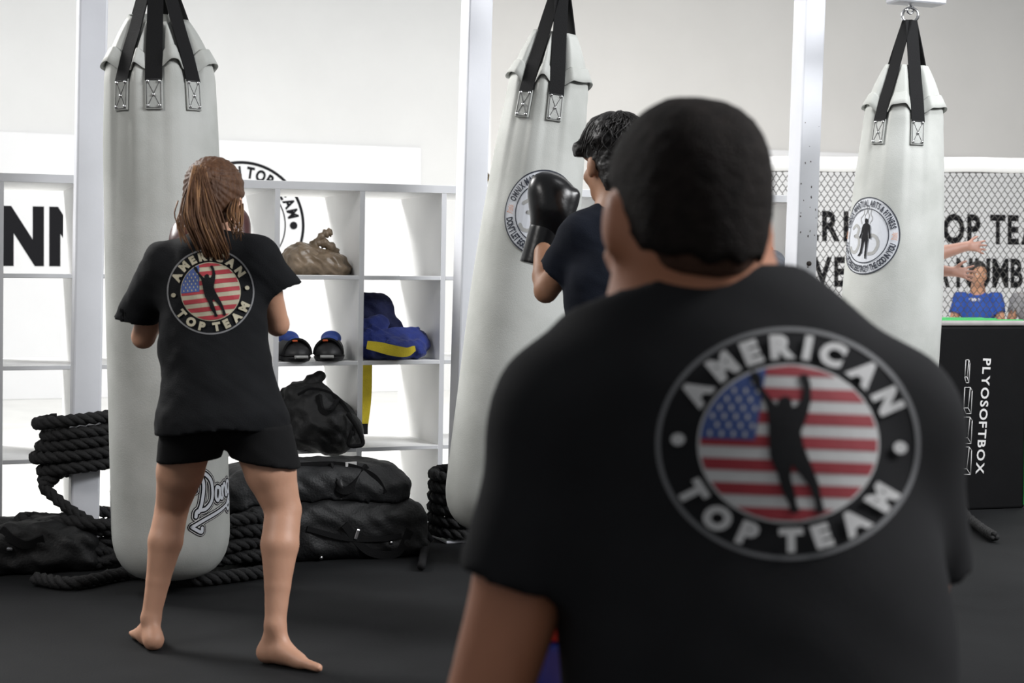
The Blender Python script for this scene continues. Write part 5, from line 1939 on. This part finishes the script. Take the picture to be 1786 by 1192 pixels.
# ------------------------------------------------------------------ someone hidden behind the right bag, arms reaching out
DP = 8.8
px_ = 1562
gx = lambda x, y, dd=0.0: W(x, y, DP + dd)
pj = dict(head=gx(1572, 330), neck=gx(1566, 374), chest=gx(1562, 430), belly=gx(1562, 500), pelvis=gx(1562, 555))
fP = Vector((1, -0.05, 0)).normalized()
person4 = empty('person', Vector((pj['pelvis'].x, pj['pelvis'].y, 0)), 'person behind the right bag, both bare forearms reaching out with open hands', 'person')
sp_ = Sdf()
at4, RH4 = head_sdf(sp_, pj['head'], fP, vz, 1.0, pj['chest'], 0.052)
sp_.cone(pj['neck'], pj['chest'], 0.07, 0.10, 0.04)
sp_.cone(pj['chest'], pj['belly'], 0.12, 0.11, 0.04, flat=(fP, 0.72)).cone(pj['belly'], pj['pelvis'], 0.11, 0.125, 0.04, flat=(fP, 0.75))
shA, shB = pj['neck'] + Vector((0.01, -0.15, -0.06)), pj['neck'] + Vector((0.01, 0.15, -0.06))
elA, elB = gx(1620, 447, -0.12), gx(1610, 470, 0.14)
wrA, wrB = gx(1684, 430, -0.14), gx(1660, 474, 0.10)
arm_sdf(sp_, shA, elA, wrA, 1.0)
arm_sdf(sp_, shB, elB, wrB, 1.0)
hand_sdf(sp_, wrA, Vector((0.95, -0.1, -0.03)), Vector((0.1, 0.9, -0.2)), Vector((0, 0.1, 1)), 0.72, 0.25, 0.32)
hand_sdf(sp_, wrB, Vector((0.95, -0.2, -0.1)), Vector((0.1, -0.9, 0.0)), Vector((0, 0.1, 1)), 0.80, 0.15, 0.40)
for sx in (-1, 1):
    hp_ = pj['pelvis'] + Vector((0, sx * 0.09, -0.05))
    kn_ = Vector((hp_.x + 0.03, hp_.y, 0.46)); an_ = Vector((hp_.x - 0.01, hp_.y, 0.08))
    leg_sdf(sp_, hp_, kn_, an_, 1.0, Vector((-1, 0, 0)))
    h_ = Vector((an_.x - 0.03, an_.y, 0.018))
    foot_sdf(sp_, an_, h_, h_ + Vector((0.14, 0, -0.006)), h_ + Vector((0.2, 0, -0.012)), Vector((0, -sx, 0)))
isobj('body', lambda P: np.maximum(sp_(P), -0.0115 - P[:, 2]), *bounds(list(pj.values()) + [shA, shB, wrA + Vector((.1, 0, 0)), wrB + Vector((.1, 0, 0)), Vector((pj['pelvis'].x, pj['pelvis'].y, 0.05))], 0.17), 0.0075, M_skin_p, person4)
eyes(at4, person4)
t4 = Sdf().cone(lerp(pj['neck'], pj['chest'], 0.2), pj['chest'], 0.085, 0.135, 0.05, flat=(fP, 0.8)).cone(pj['chest'], pj['pelvis'], 0.145, 0.15, 0.05, flat=(fP, 0.76))
f4t = union([t4, sleeve(shA, lerp(shA, elA, 0.6), 0.068, 0.062, elA - shA), sleeve(shB, lerp(shB, elB, 0.6), 0.068, 0.062, elB - shB)], 0.03)
isobj('tshirt', lambda P: np.maximum(f4t(P) + folds(P, 0.004, 17), np.maximum(pj['pelvis'].z - 0.05 - P[:, 2], P[:, 2] - pj['neck'].z - 0.0)), *bounds([pj['neck'], shA, shB, elA, elB, pj['pelvis']], 0.2), 0.010, M_teeg, person4)
s4 = Sdf().cone(pj['pelvis'] + vz * 0.03, pj['pelvis'] - vz * 0.05, 0.14, 0.14, 0.04, flat=(fP, 0.8))
for sx in (-1, 1):
    s4.cone(pj['pelvis'] + Vector((0, sx * 0.09, -0.05)), Vector((pj['pelvis'].x + 0.03, pj['pelvis'].y + sx * 0.09, 0.5)), 0.10, 0.095, 0.03)
isobj('shorts', lambda P: np.maximum(s4(P), np.maximum(P[:, 2] - pj['pelvis'].z - 0.04, 0.53 - P[:, 2])), *bounds([pj['pelvis'], pj['pelvis'] - vz * 0.4], 0.24), 0.012, M_short, person4)
hs4 = Sdf().ell(at4(0, -0.01, 0.035), (0.084, 0.104, 0.094), RH4)
isobj('hair', lambda P: np.maximum(hs4(P) + folds(P, 0.002, 120), np.maximum((((P - V3(pj['head'])) @ RH4)[:, 1] - 0.03 - ((P - V3(pj['head'])) @ RH4)[:, 2] * 0.6), -0.05 - ((P - V3(pj['head'])) @ RH4)[:, 2])), pj['head'] - Vector((.15, .15, .15)), pj['head'] + Vector((.15, .15, .16)), 0.008, M_hair_b, person4)


# ------------------------------------------------------------------ two people sitting on a bench far behind the cage
def sitter(hx, hy, D, label, mtee, turn, arm_out, print_=False):
    hd = W(hx, hy, D)
    f_ = Vector((turn, -1, -0.05)).normalized()
    r_ = f_.cross(vz).normalized()
    t = empty('person', Vector((hd.x, hd.y, 0)), label, 'person')
    nk_ = hd - vz * 0.17 - f_ * 0.02
    ch, pv = hd - vz * 0.36 - f_ * 0.02, hd - vz * 0.74 - f_ * 0.06
    s = Sdf()
    at_, R_ = head_sdf(s, hd, (f_ + Vector((0.35, 0, 0))).normalized(), vz, 1.0, ch, 0.052)
    s.cone(nk_, ch, 0.07, 0.10, 0.04).cone(ch, pv, 0.12, 0.13, 0.04, flat=(f_, 0.74))
    tt = Sdf().cone(nk_ - vz * 0.02, ch, 0.08, 0.14, 0.05, flat=(f_, 0.8)).cone(ch, pv, 0.155, 0.165, 0.05, flat=(f_, 0.76))
    sl = [tt]
    pts = [hd, pv]
    leg0 = pv - vz * 0.02
    for sx in (-1, 1):
        sh_ = nk_ + r_ * (0.165 * sx) - vz * 0.06
        el_ = sh_ - vz * 0.26 + r_ * (0.07 * sx) + f_ * 0.05
        wr_ = el_ + f_ * 0.2 - vz * 0.10 + r_ * (-0.02 * sx + arm_out * sx)
        arm_sdf(s, sh_, el_, wr_, 1.0)
        hand_sdf(s, wr_, f_ - vz * 0.2, -vz, r_ * -sx, 0.95, 0.5)
        sl.append(sleeve(sh_, lerp(sh_, el_, 0.62), 0.068, 0.064, el_ - sh_))
        hp_ = leg0 + r_ * 0.09 * sx
        kn_ = hp_ + f_ * 0.42 + r_ * 0.06 * sx
        an_ = Vector((kn_.x, kn_.y, 0.08))
        leg_sdf(s, hp_, kn_, an_, 1.0, -f_)
        h_ = Vector((an_.x, an_.y, 0.02)) - f_ * 0.03
        foot_sdf(s, an_, h_, h_ + f_ * 0.14, h_ + f_ * 0.2 - vz * .01, r_ * -sx)
        pts += [wr_, el_, kn_, an_]
    isobj('body', lambda P: np.maximum(s(P), -0.0115 - P[:, 2]), *bounds(pts, 0.2), 0.011, M_skin_b, t)
    fu = union(sl, 0.03)
    tee_ = isobj('tshirt', lambda P: np.maximum(fu(P) + folds(P, 0.005, 17), np.maximum(P[:, 2] - nk_.z + 0.01, pv.z - 0.08 - P[:, 2])), *bounds([nk_ + r_ * .25, nk_ - r_ * .25, pv], 0.25), 0.011, mtee, t)
    if print_:
        bv = bvh_of(tee_)
        decal('chest_print', [(*merge2d([stroke2d([(-.9, .1), (-.5, .5), (-.3, -.3), (0, .4), (.2, -.3), (.5, .3), (.9, .0)], .22, 40), stroke2d([(-.7, -.5), (.8, -.45)], .12, 8)]), M_white)],
              px_map(bv, hx - 6, hy + 45, 10, 5, 0), tee_, step=0.3, lift=0.004)
    sh_ = Sdf().cone(pv + vz * 0.03, pv - vz * 0.03, 0.145, 0.145, 0.04, flat=(f_, 0.85))
    for sx in (-1, 1):
        hp_ = leg0 + r_ * 0.09 * sx
        sh_.cone(hp_, hp_ + f_ * 0.36 + r_ * 0.05 * sx, 0.10, 0.085, 0.03)
    isobj('shorts', lambda P: np.maximum(sh_(P), P[:, 2] - pv.z - 0.09), *bounds([pv, pv + f_ * 0.4], 0.26), 0.013, M_short, t)
    hh_ = Sdf().ell(at_(0, -0.012, 0.035), (0.085, 0.104, 0.096), R_)
    isobj('hair', lambda P: np.maximum(hh_(P) + folds(P, 0.003, 90), np.maximum((((P - V3(hd)) @ R_)[:, 1] - 0.02 - ((P - V3(hd)) @ R_)[:, 2] * 0.7), -0.05 - ((P - V3(hd)) @ R_)[:, 2])), hd - Vector((.15, .15, .15)), hd + Vector((.15, .15, .16)), 0.008, M_hair_b, t)
    eyes(at_, t)
    return pv


pv1 = sitter(1706, 478, 15.4, 'person in blue T-shirt with white chest print sitting far behind the cage', M_bluet, -0.35, 0.05, True)
pv2 = sitter(1806, 479, 15.4, 'person in grey T-shirt at the right edge far behind the cage', M_greyt, -0.6, 0.05)
bc_ = (pv1 + pv2) * 0.5
bz = min(pv1.z, pv2.z) - 0.125
bench = empty('bench', Vector((bc_.x, bc_.y + 0.05, 0)), 'plain bench the far sitters use behind the cage', 'bench')
bd = Vector((pv2.x - pv1.x, pv2.y - pv1.y, 0)).normalized()
Mx = frame(Vector((bc_.x, bc_.y + 0.05, bz - 0.02)), bd)
bm = bmesh.new(); bm_box(bm, Mx, 2.4, 0.36, 0.045, 0.008, 2); bmobj('seat', bm, M_shelf, bench)
for sx in (-1, 1):
    for sy in (-1, 1):
        bm = bmesh.new(); bm_box(bm, Mx @ Matrix.Translation((sx * 1.05, sy * 0.12, -(bz - 0.03) / 2 - 0.01)), 0.05, 0.05, bz - 0.03, 0.006, 1)
        bmobj('leg', bm, M_shelf, bench)
